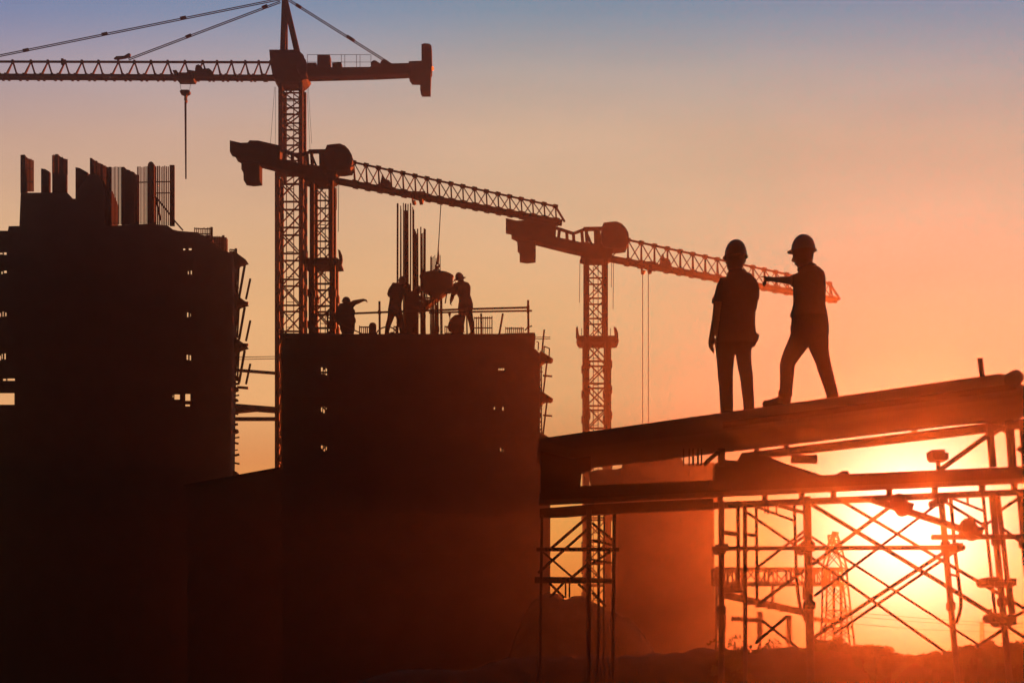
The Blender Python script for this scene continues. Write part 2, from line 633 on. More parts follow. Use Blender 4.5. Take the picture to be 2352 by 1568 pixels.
def flat_top_crane(d, du, dv, s, label, mast_u, mast_u2, collar, mast_low, jib, jd1, ropes):
    """flat-top crane traced from the photograph; s scales the solid depths"""
    T = thing('tower_crane', P((mast_u[0] + mast_u[1]) / 2, VH + EYE * F / d, d), label, 'tower crane', 'tower cranes')

    def q(pts):
        return [(516.8 + x / 3.901 + du, 315.8 + y / 3.901 + dv) for x, y in pts]
    t = .45 * s
    vtop = 315.8 + 415 / 3.901 + dv
    ztop = Z(vtop - 8, d)
    zc = Z(collar[1], d)
    dep = (mast_u[1] - mast_u[0]) / F * d
    m = MB()
    xa, xb = X(mast_u[0] + 4, d), X(mast_u[1] - 4, d)
    leg = dep * .2
    lattice_mast(m, xa, xb, d, d + dep, zc, ztop, max(3, round((ztop - zc) / dep / 1.0)), leg, dep * .06)
    xa2, xb2 = X(mast_low[0] + 5, d), X(mast_low[1] - 5, d)
    lattice_mast(m, xa2, xb2, d, d + dep, 0, zc, round(zc / dep / 1.0), leg * 1.25, dep * .075)
    couplers(m, xa2, xb2, d, d + dep, [zc * i / 14 for i in range(1, 14)], leg * 1.7, dep * .3)
    mast = m.build('mast', 'paint', T)
    m = MB()
    ladder(m, (xa + xb) / 2, d + dep * .4, 1, ztop - .3, dep * .22)
    m.build('ladder', 'steel', mast)
    # climbing collar with guard panels
    m = MB()
    cu0, cv0, cu1, cv1 = collar[0], collar[1], collar[2], collar[3]
    hh = cv1 - cv0
    m.prism([(cu0 + 2, cv0), (cu1 - 8, cv0), (cu1 - 2, cv0 + hh * .5), (cu1 - 1, cv1 - 1), (cu1 - 12, cv1), (cu0 + 9, cv1), (cu0 + 4, cv0 + hh * .6)], d - .1 * s, d + dep + .05 * s)
    col_ = m.build('climbing_collar', 'steel', T)
    m = MB()
    m.prism([(cu0, cv0 - 1), (cu0, cv0 - 25), (cu0 + 3.5, cv0 - 27), (cu0 + 6, cv0 - 12), (cu0 + 8, cv0 - 1)], d - .08 * s, d + .08 * s)
    m.build('guard_panel', 'ply', col_)
    m = MB()
    m.prism([(cu1 - 10, cv0 - 27), (cu1 - 5, cv0 - 24), (cu1 - 1, cv0 - 14), (cu1, cv0 - 3), (cu1 - 2, cv0 + hh * .5), (cu1 - 7, cv0 + hh * .1)], d - .08 * s, d + .08 * s)
    m.build('guard_panel', 'ply', col_)
    for a in (cu0 + 4, cu0 + 13, cu1 - 18):
        m = MB()
        m.tube([P(a, cv0, d), P(a, cv0 - 24, d)], .012 * s, 5)
        m.build('rail_post', 'tube', col_)
    # counter jib with ballast
    m = MB()
    m.prism(q([(55, 48), (150, 70), (215, 68), (230, 48), (310, 50), (485, 90), (505, 120), (500, 215), (620, 240), (765, 272), (765, 362), (600, 325), (325, 256), (322, 262), (160, 262), (155, 222), (105, 197), (105, 160), (55, 150)]), d, d + t)
    m.build('counter_jib', 'paint', T)
    m = MB()
    m.prism(q([(160, 250), (322, 250), (322, 407), (245, 415), (180, 405), (178, 325), (160, 310)]), d - .05 * s, d + t + .05 * s)
    m.build('counterweight', 'concrete', T)
    m = MB()
    for pts in ([(505, 118), (660, 168), (760, 130), (880, 120)],):
        pp = q(pts)
        m.tube([P(u, v, d + t * .4) for u, v in pp], .06 * s, 6)
        m.build('handrail', 'steel', T)
    for a, b in (((535, 130), (525, 225)), ((600, 150), (605, 245)), ((660, 165), (665, 255)), ((735, 140), (745, 275))):
        m = MB()
        m.tube([P(*q([a])[0], d + t * .4), P(*q([b])[0], d + t * .4)], .055 * s, 6)
        m.build('rail_post', 'steel', T)
    # slewing unit and A-frame
    m = MB()
    m.prism(q([(752, 272), (870, 290), (985, 300), (1010, 330), (1000, 395), (960, 420), (770, 420), (720, 405), (745, 360)]), d - .1 * s, d + max(t, dep * .8))
    m.build('slewing_unit', 'paint', T)
    m = MB()
    for a, b, w in (((775, 130), (785, 290), .11), ((868, 120), (872, 300), .19), ((885, 150), (915, 300), .1), ((782, 170), (832, 290), .075)):
        m.bar(P(*q([a])[0], d + t * .5), P(*q([b])[0], d + t * .5), w * s)
    m.bar(P(*q([(750, 128)])[0], d + t * .5), P(*q([(920, 125)])[0], d + t * .5), .12 * s)
    m.build('tower_head', 'paint', T)
    m = MB()
    m.prism(q([(912, 130), (925, 98), (985, 90), (1040, 86), (1085, 105), (1120, 140), (1145, 185), (1150, 215), (1148, 265), (1132, 310), (1060, 320), (985, 322), (925, 310), (905, 250)]), d - .2 * s, d + t)
    m.build('operator_cab', 'grey', T)
    # jib
    (t0, t1, b0, b1) = jib
    w = .38 * s
    wv = Vector((0, w, 0))
    A, B = P(*t0, d + .2) + wv / 2, P(*t1, jd1 + .2) + wv / 2
    Cc, D = P(*b0, d + .2), P(*b1, jd1 + .2)
    m = MB()
    m.bar(A, B, .06 * s)
    m.bar(Cc, D, .1 * s)
    m.bar(Cc + wv, D + wv, .1 * s)
    n = 17
    for i in range(n + 1):
        f = i / n
        tp = A.lerp(B, f)
        f2 = (f * (B.x - A.x) + A.x - Cc.x) / (D.x - Cc.x)
        g2 = ((min(1, (i + 1) / n)) * (B.x - A.x) + A.x - Cc.x) / (D.x - Cc.x)
        h2 = ((max(0, (i - 1) / n)) * (B.x - A.x) + A.x - Cc.x) / (D.x - Cc.x)
        lo = Cc.lerp(D, f2 + .004)
        m.bar(tp, lo, .055 * s)
        m.bar(tp, lo + wv, .04 * s)
        m.bar(lo, lo + wv, .06 * s)
        if i < n:
            m.bar(tp, Cc.lerp(D, g2), .034 * s)
            m.bar(lo, Cc.lerp(D, g2) + wv, .06 * s)
            m.bar(A.lerp(B, (i + 1) / n), lo + wv, .034 * s)
        e_ = (B - A).normalized()
        m.bar(tp - e_ * .09 * s, tp + e_ * .09 * s, .12 * s)
        for yy in (Vector((0, 0, 0)), wv):
            m.bar(lo + yy - e_ * .1 * s, lo + yy + e_ * .1 * s, .15 * s)
    m.bar(B, D + (D - Cc).normalized() * .1, .07 * s)
    m.bar(Cc, Cc.lerp(A, .93), .04 * s)
    m.build('jib', 'paint', T)
    # machinery on the jib and the trolley below it
    f = .215
    base = Cc.lerp(D, f)
    m = MB()
    k_ = F / base.y

    def loc(pts, b0_):
        u0_ = 1176 + b0_.x * F / b0_.y
        v0_ = VH - (b0_.z - EYE) * F / b0_.y
        return [(u0_ + x, v0_ + y) for x, y in pts]
    m.prism(loc([(-14, 2), (-12, -12), (-9, -26), (-6, -27), (-4, -18), (8, -14), (12, -4), (14, 6)], base), base.y - .05 * s, base.y + w)
    m.build('jib_winch', 'grey', T)
    m = MB()
    tb = Cc.lerp(D, ropes[0])
    m.prism(loc([(-16, -2), (16, -2), (18, 6), (12, 8), (9, 18), (2, 19), (-1, 9), (-14, 5)], tb), tb.y - .05 * s, tb.y + w + .05)
    m.prism(loc([(-16, 3), (-13, 3), (-13, 17), (-6, 18), (-9, 21), (-15, 20)], tb), tb.y, tb.y + w)
    m.build('trolley', 'steel', T)
    if ropes[1]:
        for uu in ropes[1]:
            m = MB()
            p = P(uu, 624, tb.y + w / 2)
            m.tube([p, Vector((p.x, p.y, Z(1030, tb.y)))], .018, 5)
            m.build('hoist_rope', 'rope', T)
    for uo, va, vb in ((mast_u[0] - 12, vtop, vtop + 95), (mast_u[1] + 10, vtop, vtop + 60), (mast_u[1] + 14, vtop, vtop + 110)):
        m = MB()
        m.tube([P(uo, va - 3, d + .1), P(uo - 1, vb, d + .1)], .011 * s, 5)
        m.build('hanging_cable', 'rope', T)
    return T, Cc, D


CR2 = flat_top_crane(47.4, 0, 0, 1.0, 'middle tower crane behind the rooftop workers, black rounded cab and jib sloping right', (713, 764), None,
                     (694, 601, 787, 615), (711, 769), ((811, 368.5), (1276, 470), (772, 411.5), (1291, 508)), 49.6, (.355, None))
flat_top_crane(58.0, 631, 177.7, 1.27, 'rightmost tower crane rising behind the sloping deck, jib passing behind the two men', (1344, 1395), None,
               (1323, 778, 1420, 792), (1342, 1402), ((1443, 547), (1908, 648), (1404, 591), (1926, 687)), 66.0, (.145, (1476, 1489)))


# ------------------------------------------------------------------ left building
def left_building():
    d0, d1 = 56.0, 59.6
    T = thing('unfinished_building', P(250, VH + EYE * F / d0, d0), 'tall unfinished concrete block at the left edge with formwork standing on its roof', 'building')
    dw = d0 + .8
    rx = lambda u: 1176 - (1176 - u) * dw / d0      # right edges are seen at the rear corner
    holes = [(420, 570, 425.5, 574.5), (433, 569.5, 440, 574.5), (431, 622, 433.5, 630), (437.5, 621, 440.5, 630), (429, 717, 432.5, 728), (436.5, 719, 438, 727),
             (428, 814, 432, 826), (435, 815, 438.5, 827), (400, 905, 413, 917), (393, 907, 398, 912), (425, 904, 437, 920), (425, 928, 436, 932.5),
             (-12, 580, 6, 584), (8, 579, 15, 585), (2, 623, 6, 629), (8, 621, 15.5, 627), (-4, 718, 2, 727), (5, 715, 8, 727), (11, 717, 14.5, 726), (-4, 816, 2, 827), (3, 812, 6, 824), (9, 811, 13, 825),
             (6, 869, 14, 874), (16, 868.5, 34, 874), (-60, 902, 33, 929)]
    m = MB()
    vb = VH + EYE * F / d0
    m.wall(-190, 532.5, 443, vb, holes, d0, .06)
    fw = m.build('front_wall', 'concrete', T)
    k_ = d0 / (d1 - .3)
    back = []
    for h in holes:       # the rear bays stand open behind the stair shafts
        back.append((1176 + (h[0] - 1176) * 1.0 - 6, h[1] - 5, h[2] + 6, h[3] + 5))
    m = MB()
    m.wall(-150, 545, 520, VH + EYE * F / (d1 - .3), back, d1 - .3, .3)
    m.build('rear_wall', 'concrete', T)
    # the part stepping down at the right
    m = MB()
    pr = [(443, 532.5), (470, 538), (487, 548), (500, 562), (512, 572), (541, 581), (543, 596), (544, 700), (543, 830), (541, 940), (539, 1100), (538, vb), (443, vb)]
    m.prism([(rx(u) if u > 450 else 443, v) for u, v in pr], d0, dw, d0, d0)
    m.build('stepped_wing', 'concrete', T)
    m = MB()
    m.box(X(505, d1), X(514, d1), dw + .01, d1 - .31, 0, Z(585, d1))
    m.build('side_wall', 'concrete', T)
    # roof block
    m = MB()
    m.prism([(-190, 533), (-190, 530), (18, 530), (20, 519.5), (44.5, 519), (47.5, 443), (154, 442), (154, 456.5), (175, 456.5), (175, 440), (205, 400), (224, 400), (236, 430), (236, 520), (300, 516), (341, 514), (385, 518), (397, 527), (408, 530), (443, 533)], d0 + .02, d0 + 2.2, d0 + .02, d0 + .02)
    m.build('roof_block', 'concrete', T)
    # floor slabs stand out from the wall face
    for i in range(10):
        v = 605 + 96.5 * i
        m = MB()
        m.box(X(-190, d0), X(rx(541), d0) + .02, d0 - .12, d0 - .004, Z(v + 5, d0), Z(v - 5, d0))
        m.build('floor_slab', 'concrete', T)
    for u in (52, 118, 190, 262, 330, 392, 452):
        m = MB()
        m.box(X(u - 5, d0), X(u + 5, d0), d0 - .08, d0 - .005, 0, Z(535, d0))
        m.build('column', 'concrete', T)
    # catch fans and poles on the right edge
    for v, big in ((602, 1), (698, 1), (797, 1)):
        m = MB()
        m.prism([(538, v - 22), (548, v - 16), (567, v - 2), (569, v + 1), (560, v + 4), (550, v + 7), (546, v + 12), (538, v + 14)], dw - .5, dw)
        fan = m.build('catch_fan', 'ply', T)
        m = MB()
        for a, b, w in (((545, v + 78), (549, v + 8), .05), ((549, v + 82), (562, v + 8), .07), ((565, v + 85), (575, v + 38), .06), ((541, v + 60), (546, v + 10), .05)):
            m.tube([P(*a, dw - .2), P(*b, dw - .2)], w * .8, 6)
        m.bar(P(545, v + 92, dw - .2), P(570, v + 94, dw - .2), .1)
        m.build('strut', 'tube', fan)
    for v in (893, 990, 1087):
        m = MB()
        m.prism([(534, v - 6), (545, v - 3), (547, v), (545, v + 3), (534, v + 6)], dw - .4, dw)
        m.build('edge_bracket', 'steel', T)
    # ragged bits of formwork and bars along the edge
    rnd = random.Random(4)
    for k_ in range(34):
        v = 600 + k_ * 14 + rnd.uniform(-4, 4)
        m = MB()
        w = rnd.uniform(2, 6)
        if rnd.random() < .5:
            m.bar(P(538, v, dw - .15), P(544 + w, v + rnd.uniform(-3, 3), dw - .15), rnd.uniform(.03, .09))
        else:
            m.prism([(538, v - w), (545 + w * .4, v - w * .6), (544.5 + w * .6, v + w * .5), (538, v + w)], dw - .3, dw - .05)
        m.build('edge_formwork', 'ply', T)
    return T


left_building()


def slats(mb, u0, u1, vt0, vt1, vb, d, n, w, seed=0, rails=(.3, .7)):
    w *= .6
    rnd = random.Random(seed)
    for i in range(n + 1):
        f = i / n
        u = u0 + (u1 - u0) * f
        vt = vt0 + (vt1 - vt0) * f + rnd.uniform(-1.2, 1.2)
        mb.bar(P(u, vb, d), P(u, vt, d), w * rnd.uniform(.7, 1.3), .05)
    for r in rails:
        va, vb_ = vt0 + (vb - vt0) * r, vt1 + (vb - vt1) * r
        mb.bar(P(u0, va, d - .05), P(u1, vb_, d - .05), .035)


def shutters():
    d = 56.25
    g = 'wall shutters on the left roof'

    def panel(outline, label, slat=None, seed=1):
        T = thing('wall_shutter', P((outline[0][0] + outline[-1][0]) / 2, max(p[1] for p in outline), d), label, 'formwork panel', g)
        m = MB()
        m.prism(outline, d, d + .18)
        m.build('panel', 'ply', T)
        if slat:
            m = MB()
            slats(m, *slat, seed=seed)
            m.build('studs', 'steel', T)
        return T
    panel([(48.7, 444), (48.7, 358), (58, 357), (60, 361), (62, 446)], 'narrow tall shutter standing at the far left end of the roof', (62, 77, 363, 368, 440, d + .05, 6, .055))
    panel([(96, 444), (96, 389), (105, 390), (115, 396), (115, 444)], 'shortest shutter, between the two tall narrow ones at the left end of the roof')
    panel([(128, 444), (128, 356), (135, 356), (136, 445)], 'tall shutter with a slanting top, second tall one from the left', (121, 128, 356, 356, 400, d + .05, 3, .05), 2)
    m = MB()
    m.prism([(121, 444), (121, 398), (154, 402), (154, 444)], d + .02, d + .16)
    slats(m, 137, 154.5, 359, 367, 402, d + .05, 8, .055, 5)
    single('shutter_frame', m, 'ply', 'boarded frame leaning against the slanting tall shutter', 'formwork panel', g)
    panel([(175, 459), (175, 386), (185, 388), (203, 398), (203, 459)], 'low broad shutter just right of the notch in the roof edge')
    panel([(208, 420), (208, 365), (213, 365), (214, 420)], 'long shutter whose top slopes down to the right towards the bar screens', (214, 252, 367, 386, 470, d + .05, 16, .06), 3)
    m = MB()
    m.prism([(224, 425), (224, 404), (238, 415), (252, 440), (253, 519), (243, 519), (243, 508), (240, 500), (240, 470), (232, 452)], d + .03, d + .15)
    single('shutter_frame', m, 'ply', 'dark boarded frame below the long sloping shutter', 'formwork panel', g)
    g2 = 'bar screens on the left roof'
    m = MB()
    slats(m, 253, 279, 385, 384, 516, d, 8, .045, 7, ())
    m.bar(P(252.5, 519, d), P(253, 384, d), .12, .08)
    single('bar_screen', m, 'rust', 'open screen of upright bars left of the dark boarded bay', 'bar screen', g2)
    m = MB()
    slats(m, 316, 342, 384, 383, 514, d, 8, .045, 8, (.27,))
    single('bar_screen', m, 'rust', 'open screen of upright bars between the boarded bay and the rounded post', 'bar screen', g2)
    m = MB()
    slats(m, 358, 395, 383, 382, 518, d, 9, .07, 9, (.26, .45))
    m.bar(P(395.5, 519, d), P(395.5, 380, d), .2, .1)
    m.bar(P(357, 450, d), P(369, 506, d), .07)
    m.bar(P(360, 455, d), P(390, 492, d), .07)
    single('bar_screen', m, 'rust', 'rightmost open bar screen with leaning props at its foot', 'bar screen', g2)
    T = thing('wall_shutter', P(298, 516, d), 'dark boarded bay standing among the open bar screens', 'formwork panel', g)
    m = MB()
    m.prism([(280, 517), (279, 385), (287, 385), (288, 517)], d + .1, d + .25)
    m.build('panel', 'ply', T)
    m = MB()
    slats(m, 288, 317, 387, 402, 516, d + .15, 9, .09, 11, (.35,))
    m.build('studs', 'steel', T)
    m = MB()
    m.prism([(342, 518), (342, 381), (345, 376), (350, 374.5), (354, 377), (356, 383), (356.5, 518)], d, d + .35)
    single('column_form', m, 'ply', 'rounded dark column form rising highest among the bar screens', 'formwork panel')
    m = MB()
    m.bar(P(399, 505, d), P(420, 529, d), .06)
    m.bar(P(396, 490, d), P(399, 505, d), .06)
    single('prop', m, 'tube', 'thin raking prop on the roof step right of the bar screens', 'prop')
    for (u0, u1, vt, vb, lab) in ((447, 486, 523, 546, 'upper small edge screen on the stepped corner of the left block'), (488, 513, 542, 572, 'middle small edge screen on the stepped corner of the left block'), (528, 542, 572, 583, 'lowest small edge screen on the stepped corner of the left block')):
        m = MB()
        slats(m, u0, u1, vt, vt + 1, vb, 56.45, max(4, int((u1 - u0) / 4)), .05, int(u0), (.08, .6))
        m.bar(P(u1, vb + 8, 56.45), P(u1, vt - 1, 56.45), .09)
        m.prism([(u0, vb + 8), (u0, vt + (vb - vt) * .55), (u1 - 6, vb - 2), (u1, vb + 14)], 56.5, 56.58)
        single('edge_screen', m, 'ply', lab, 'edge screen', 'edge screens on the left block')


shutters()


# ------------------------------------------------------------------ annex between the two blocks
def annex():
    d = 50.0
    T = thing('annex_building', P(580, VH + EYE * F / d, d), 'low dark annex with a sloping roof between the two concrete blocks', 'building')
    m = MB()
    m.prism([(430, 1116), (538, 1096), (640, 1077.5), (700, 1067), (700, VH + 77), (430, VH + 77)], d, d + 3.2, d, d)
    m.build('wall', 'concrete', T)
    m = MB()
    m.prism([(425, 1117), (538, 1096), (640, 1077.5), (705, 1065.5), (705, 1062.5), (640, 1074.5), (538, 1093), (425, 1114)], d - .2, d + 3.4, d, d)
    m.build('roof', 'steel', T)


annex()

# ------------------------------------------------------------------ centre building
DB = 43.0
ZR = Z(769, DB)


def centre_building():
    d = DB
    T = thing('unfinished_building', P(940, VH + EYE * F / d, d), 'lower unfinished concrete block in the middle with workers pouring concrete on its roof', 'building')
    holes = [(737, 843, 741, 858), (743, 849, 746, 858), (747.5, 845, 751, 861), (737, 932, 740, 945), (742, 933, 745.5, 948), (748, 936, 750, 944), (737, 1022, 741, 1033), (743, 1024, 746.5, 1036), (748, 1023, 750.5, 1033),
             (1145, 845, 1147.5, 850), (1149.5, 845, 1153, 850), (1154.5, 845, 1158, 850), (1134.5, 934, 1137, 940), (1154, 934, 1156.5, 942), (1149, 1028, 1151, 1036), (1155, 1032, 1156, 1036)]
    vb = VH + EYE * F / d
    m = MB()
    m.wall(648, 774, 1205, vb, holes, d, .05)
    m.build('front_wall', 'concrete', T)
    back = [(h[0] - 8, h[1] - 6, h[2] + 8, h[3] + 6) for h in holes]
    m = MB()
    m.wall(660, 800, 1200, VH + EYE * F / (d + 3.35), back, d + 3.35, .25)
    m.build('rear_wall', 'concrete', T)
    m = MB()
    m.prism([(1205, 774), (1207, 780), (1216, 789), (1223, 800), (1231, 802), (1241, 813), (1241, 900), (1240, 992), (1252, 998), (1264, 1006), (1264, vb), (1205, vb)], d, d + 3.6, d, d)
    m.build('stepped_wing', 'concrete', T)
    m = MB()
    m.prism([(645, 779), (645, 769), (640, 767), (720, 768), (820, 769.5), (1140, 769), (1228, 766), (1230, 774), (1210, 774), (1208, 779)], d - .15, d + 3.6, d, d)
    m.build('roof_slab', 'concrete', T)
    for v in (815, 905, 995, 1085, 1175, 1265, 1355, 1445):
        m = MB()
        m.box(X(646, d), X(1241, d), d - .1, d - .004, Z(v + 5, d), Z(v - 4, d))
        m.build('floor_slab', 'concrete', T)
    for u in (690, 780, 870, 960, 1050, 1125, 1190):
        m = MB()
        m.box(X(u - 5, d), X(u + 5, d), d - .07, d - .005, 0, Z(779, d))
        m.build('column', 'concrete', T)
    for v in (828, 919):
        m = MB()
        m.prism([(1240, v - 19), (1252, v - 12), (1266, v - 3), (1270, v), (1266, v + 3), (1254, v + 2), (1247, v + 6), (1240, v + 14)], d + .1, d + .6)
        fan = m.build('catch_fan', 'ply', T)
        m = MB()
        m.tube([P(1247, v + 80, d + .3), P(1256, v + 5, d + .3)], .028, 6)
        m.tube([P(1244, v + 76, d + .3), P(1243, v + 12, d + .3)], .022, 6)
        m.bar(P(1247, v + 34, d + .3), P(1268, v + 36, d + .3), .05)
        m.build('strut', 'tube', fan)
    rnd = random.Random(8)
    for k_ in range(16):
        v = 845 + k_ * 9.5 + rnd.uniform(-3, 3)
        w = rnd.uniform(1.5, 5)
        m = MB()
        if rnd.random() < .5:
            m.bar(P(1238, v, d + .2), P(1241.5 + w, v + rnd.uniform(-3, 3), d + .2), rnd.uniform(.02, .06))
        else:
            m.prism([(1238, v - w), (1242 + w * .4, v - w * .6), (1241.5 + w * .6, v + w * .5), (1238, v + w)], d + .05, d + .25)
        m.build('edge_formwork', 'ply', T)
    m = MB()
    m.tube([P(1250, 757, d + .3), P(1244.5, 812, d + .3)], .028, 6)
    m.tube([P(1228, 774.5, d + .3), P(1264, 774, d + .3)], .012, 5)
    m.tube([P(1228, 778.5, d + .3), P(1264, 778, d + .3)], .012, 5)
    m.tube([P(1232, 784, d + .3), P(1237, 786, d + .3), P(1236, 804, d + .3)], .02, 6)
    m.tube([P(1250, 795, d + .3), P(1262, 800, d + .3), P(1261, 822, d + .3)], .022, 6)
    m.tube([P(1250, 795, d + .3), P(1249, 815, d + .3)], .022, 6)
    m.build('edge_rail', 'tube', T)


centre_building()


def guard_rail():
    d = 43.12
    T = thing('guard_rail', Vector((X(970, d), d, ZR)), 'tube guard rail along the front edge of the roof with the workers', 'guard rail')
    for u, vt, r in ((871.5, 692, .036), (1213, 689.5, .036), (752, 714, .03), (723, 720, .025)):
        m = MB()
        m.tube([Vector((X(u + .8, d), d, ZR - .05)), P(u, vt, d)], r, 8)
        m.build('post', 'tube', T)
    for pts, r in (([(718, 723.5), (892, 716.5), (1082, 709.5), (1216, 706)], .034), ([(985, 718), (1083, 716), (1222, 713.5)], .03)):
        m = MB()
        m.tube([P(u, v, d - .06) for u, v in pts], r, 8)
        m.build('rail', 'tube', T)
    for u, v in ((871.5, 717), (1213, 706), (1213, 713.5), (752, 722)):
        m = MB()
        c = P(u, v, d - .03)
        m.box(c.x - .045, c.x + .045, d - .1, d + .04, c.z - .05, c.z + .05)
        m.build('clamp', 'steel', T)
    m = MB()
    m.tube([P(750, 727, d + .1), P(790, 748, d + .1), P(836, 768, d + .1)], .02, 6)
    single('prop', m, 'tube', 'raking tube leaning from the roof rail behind the pointing worker', 'prop')


guard_rail()


def roof_gear():
    # concrete skip hung from the crane
    d = 44.7
    c = P(1003, 636, d)
    k_ = d / F
    T = thing('concrete_skip', P(1003, 690, d), 'round concrete skip with funnel bottom hanging on a rope over the roof', 'concrete skip')
    m = MB()
    r = 37.5 * k_
    m.lathe(c, [(8 * k_, -52 * k_), (13 * k_, -46 * k_), (r * .93, -29 * k_), (r, -26 * k_), (r, -2 * k_), (r * 1.055, -1 * k_), (r * 1.055, 1.5 * k_), (r * .9, 5 * k_), (r * .35, 9 * k_)], 32)
    m.build('bowl', 'steel', T, True)
    m = MB()
    m.prism([(1000, 690), (1006, 676), (1024, 668), (1027, 672), (985, 705), (962, 716), (958, 710), (985, 692)], d - .25, d + .25)
    m.build('chute', 'steel', T)
    m = MB()
    for s_ in (-1, 1):
        m.tube([c + Vector((s_ * 18 * k_, 0, 4 * k_)), c + Vector((s_ * 5 * k_, 0, 16 * k_)), c + Vector((0, 0, 22 * k_))], .03, 6)
    m.bar(c + Vector((0, 0, 4 * k_)), c + Vector((0, 0, 20 * k_)), .06)
    m.build('bail', 'steel', T)
    m = MB()
    m.tube([c + Vector((r, 0, -12 * k_)), c + Vector((r + .06, 0, -8 * k_)), c + Vector((r + .1, 0, -13 * k_)), c + Vector((r, 0, -17 * k_))], .015, 6)
    m.build('handle', 'steel', T)
    m = MB()
    for s_ in (-1, 1):
        m.tube([c + Vector((s_ * 26 * k_, -.1, -20 * k_)), c + Vector((s_ * 20 * k_, -.1, -62 * k_))], .022, 6)
    m.bar(c + Vector((-26 * k_, -.1, -50 * k_)), c + Vector((10 * k_, -.1, -50 * k_)), .05)
    m.build('leg', 'steel', T)
    # the crane's hook and rope
    H = thing('crane_hook', P(1005.5, 620, d), 'crane hook and shackle on a thin rope above the concrete skip', 'hook')
    m = MB()
    a = c + Vector((.03, 0, 21 * k_))
    ring = [a + Vector((math.sin(t_) * 4 * k_, 0, 4.5 * k_ - math.cos(t_) * 4.5 * k_)) for t_ in [i * math.pi / 6 for i in range(12)]]
    m.tube(ring + [ring[0]], .025, 6)
    m.bar(a + Vector((0, 0, 8 * k_)), a + Vector((0, 0, 14 * k_)), .09, .07)
    m.tube([a + Vector((-6 * k_, 0, 3 * k_)), a + Vector((6 * k_, 0, 3 * k_))], .03, 6)
    m.prism([(1003, 600), (1008.5, 600), (1009, 588), (1006.5, 560), (1004.6, 585)], d - .05, d + .05)
    m.build('shackle', 'steel', H)
    f = (1007 - 772) / (1291 - 772.0)
    top = CR2[1].lerp(CR2[2], f) + Vector((0, .2, .1))
    m = MB()
    m.tube([a + Vector((0, 0, 12 * k_)), top], .016, 6)
    m.build('hoist_rope', 'rope', H)

    # reinforcement cages
    def cage(label, bars, d, stirrup=()):
        us = [b[0] for b in bars]
        G = thing('rebar_cage', Vector((X(sum(us) / len(us), d), d, ZR)), label, 'rebar cage', 'rebar cages on the roof')
        rnd = random.Random(len(bars))
        for u, v, w in bars:
            y = d + rnd.uniform(-.18, .18)
            m = MB()
            lean = rnd.uniform(-1.2, 1.2)
            m.tube([Vector((X(u, y), y, ZR - .02)), P(u + lean * .4, (v + 760) / 2, y), P(u + lean, v, y)], .0105 * w, 6)
            m.build('bar', 'rust', G)
        if stirrup:
            m = MB()
            for v in stirrup:
                u0, u1 = min(us) - 1, max(us) + 1
                z = Z(v, d)
                q_ = [Vector((X(u0, d), d - .22, z)), Vector((X(u1, d), d - .22, z)), Vector((X(u1, d), d + .22, z)), Vector((X(u0, d), d + .22, z))]
                for i in range(4):
                    m.tube([q_[i], q_[(i + 1) % 4]], .009, 5)
            m.build('stirrups', 'rust', G)
    T4 = lambda x, y: (516.8 + x / 3.901, 315.8 + y / 3.901)
    tall = [(1545, 592, 3.0), (1570, 612, 1.6), (1579, 640, 1.5), (1597, 588, 1.6), (1608, 655, 2.2), (1612, 598, 1.5), (1622, 592, 2), (1629, 655, 2.6), (1637, 596, 1.8), (1643, 600, 1.6), (1662, 590, 2.2), (1660, 650, 1.6), (1684, 622, 1.6), (1692, 648, 2.4)]
    cage('tallest cluster of thin reinforcing bars on the roof, beside the bending worker', [(*T4(x, y), w) for x, y, w in tall], 44.1, (726, 735, 744, 752))
    mid = [(1696, 825, 3), (1705, 845, 1.4), (1712, 842, 1.4), (1720, 862, 1.4), (1729, 818, 2), (1731, 860, 1.5), (1755, 802, 2), (1763, 862, 1.4), (1770, 858, 1.4), (1777, 850, 1.4), (1782, 815, 2), (1788, 822, 3.4), (1791, 840, 2)]
    cage('half height cluster of reinforcing bars left of the concrete skip', [(*T4(x, y), w) for x, y, w in mid], 44.35, (721, 725))
    low = [(1838, 1068, 1.2), (1846, 1060, 1.2), (1850, 1075, 1.4), (1858, 1075, 1.2), (1866, 1065, 1.2), (1880, 1055, 1.2), (1888, 1080, 1.2), (1930, 1055, 1.3)]
    cage('short sparse cluster of bars sticking up behind the skip lid', [(*T4(x, y), w) for x, y, w in low], 45.4)
    foot = [(991 + 2.0 * i, 700 - 9 * (i % 3), 1.5) for i in range(9)]
    cage('knee high cluster of starter bars below the skip funnel', foot, 43.9, (750, 754, 758))
    # props, drum, hose, sacks, shackle chain
    for u0, u1, v, r, lab in ((976.5, 973, 618, .03, 'upright steel prop at the left side of the concrete skip'), (1015, 1014, 686, .03, 'shorter upright steel prop below the right side of the skip'), (1073, 1072, 720, .025, 'shortest steel prop standing between the legs of the man by the skip')):
        m = MB()
        dd = 43.8
        m.tube([Vector((X(u0, dd), dd, ZR)), P(u1, v, dd)], r, 8)
        m.box(X(u0, dd) - .07, X(u0, dd) + .07, dd - .07, dd + .07, ZR, ZR + .015)
        single('steel_prop', m, 'tube', lab, 'prop', 'steel props on the roof')
    m = MB()
    dd = 43.9
    c = Vector((X(856, dd), dd, ZR))
    r = 8.5 * dd / F
    h = Z(741, dd) - ZR
    m.lathe(c, [(r * .96, 0), (r, .03), (r, h * .32), (r * 1.04, h * .34), (r, h * .36), (r, h * .64), (r * 1.04, h * .66), (r, h * .68), (r, h * .86), (r * .7, h * .97), (r * .3, h)], 20)
    single('oil_drum', m, 'grey', 'small ribbed drum standing on the roof left of the standing workers', 'drum', None, True)
    m = MB()
    pts = []
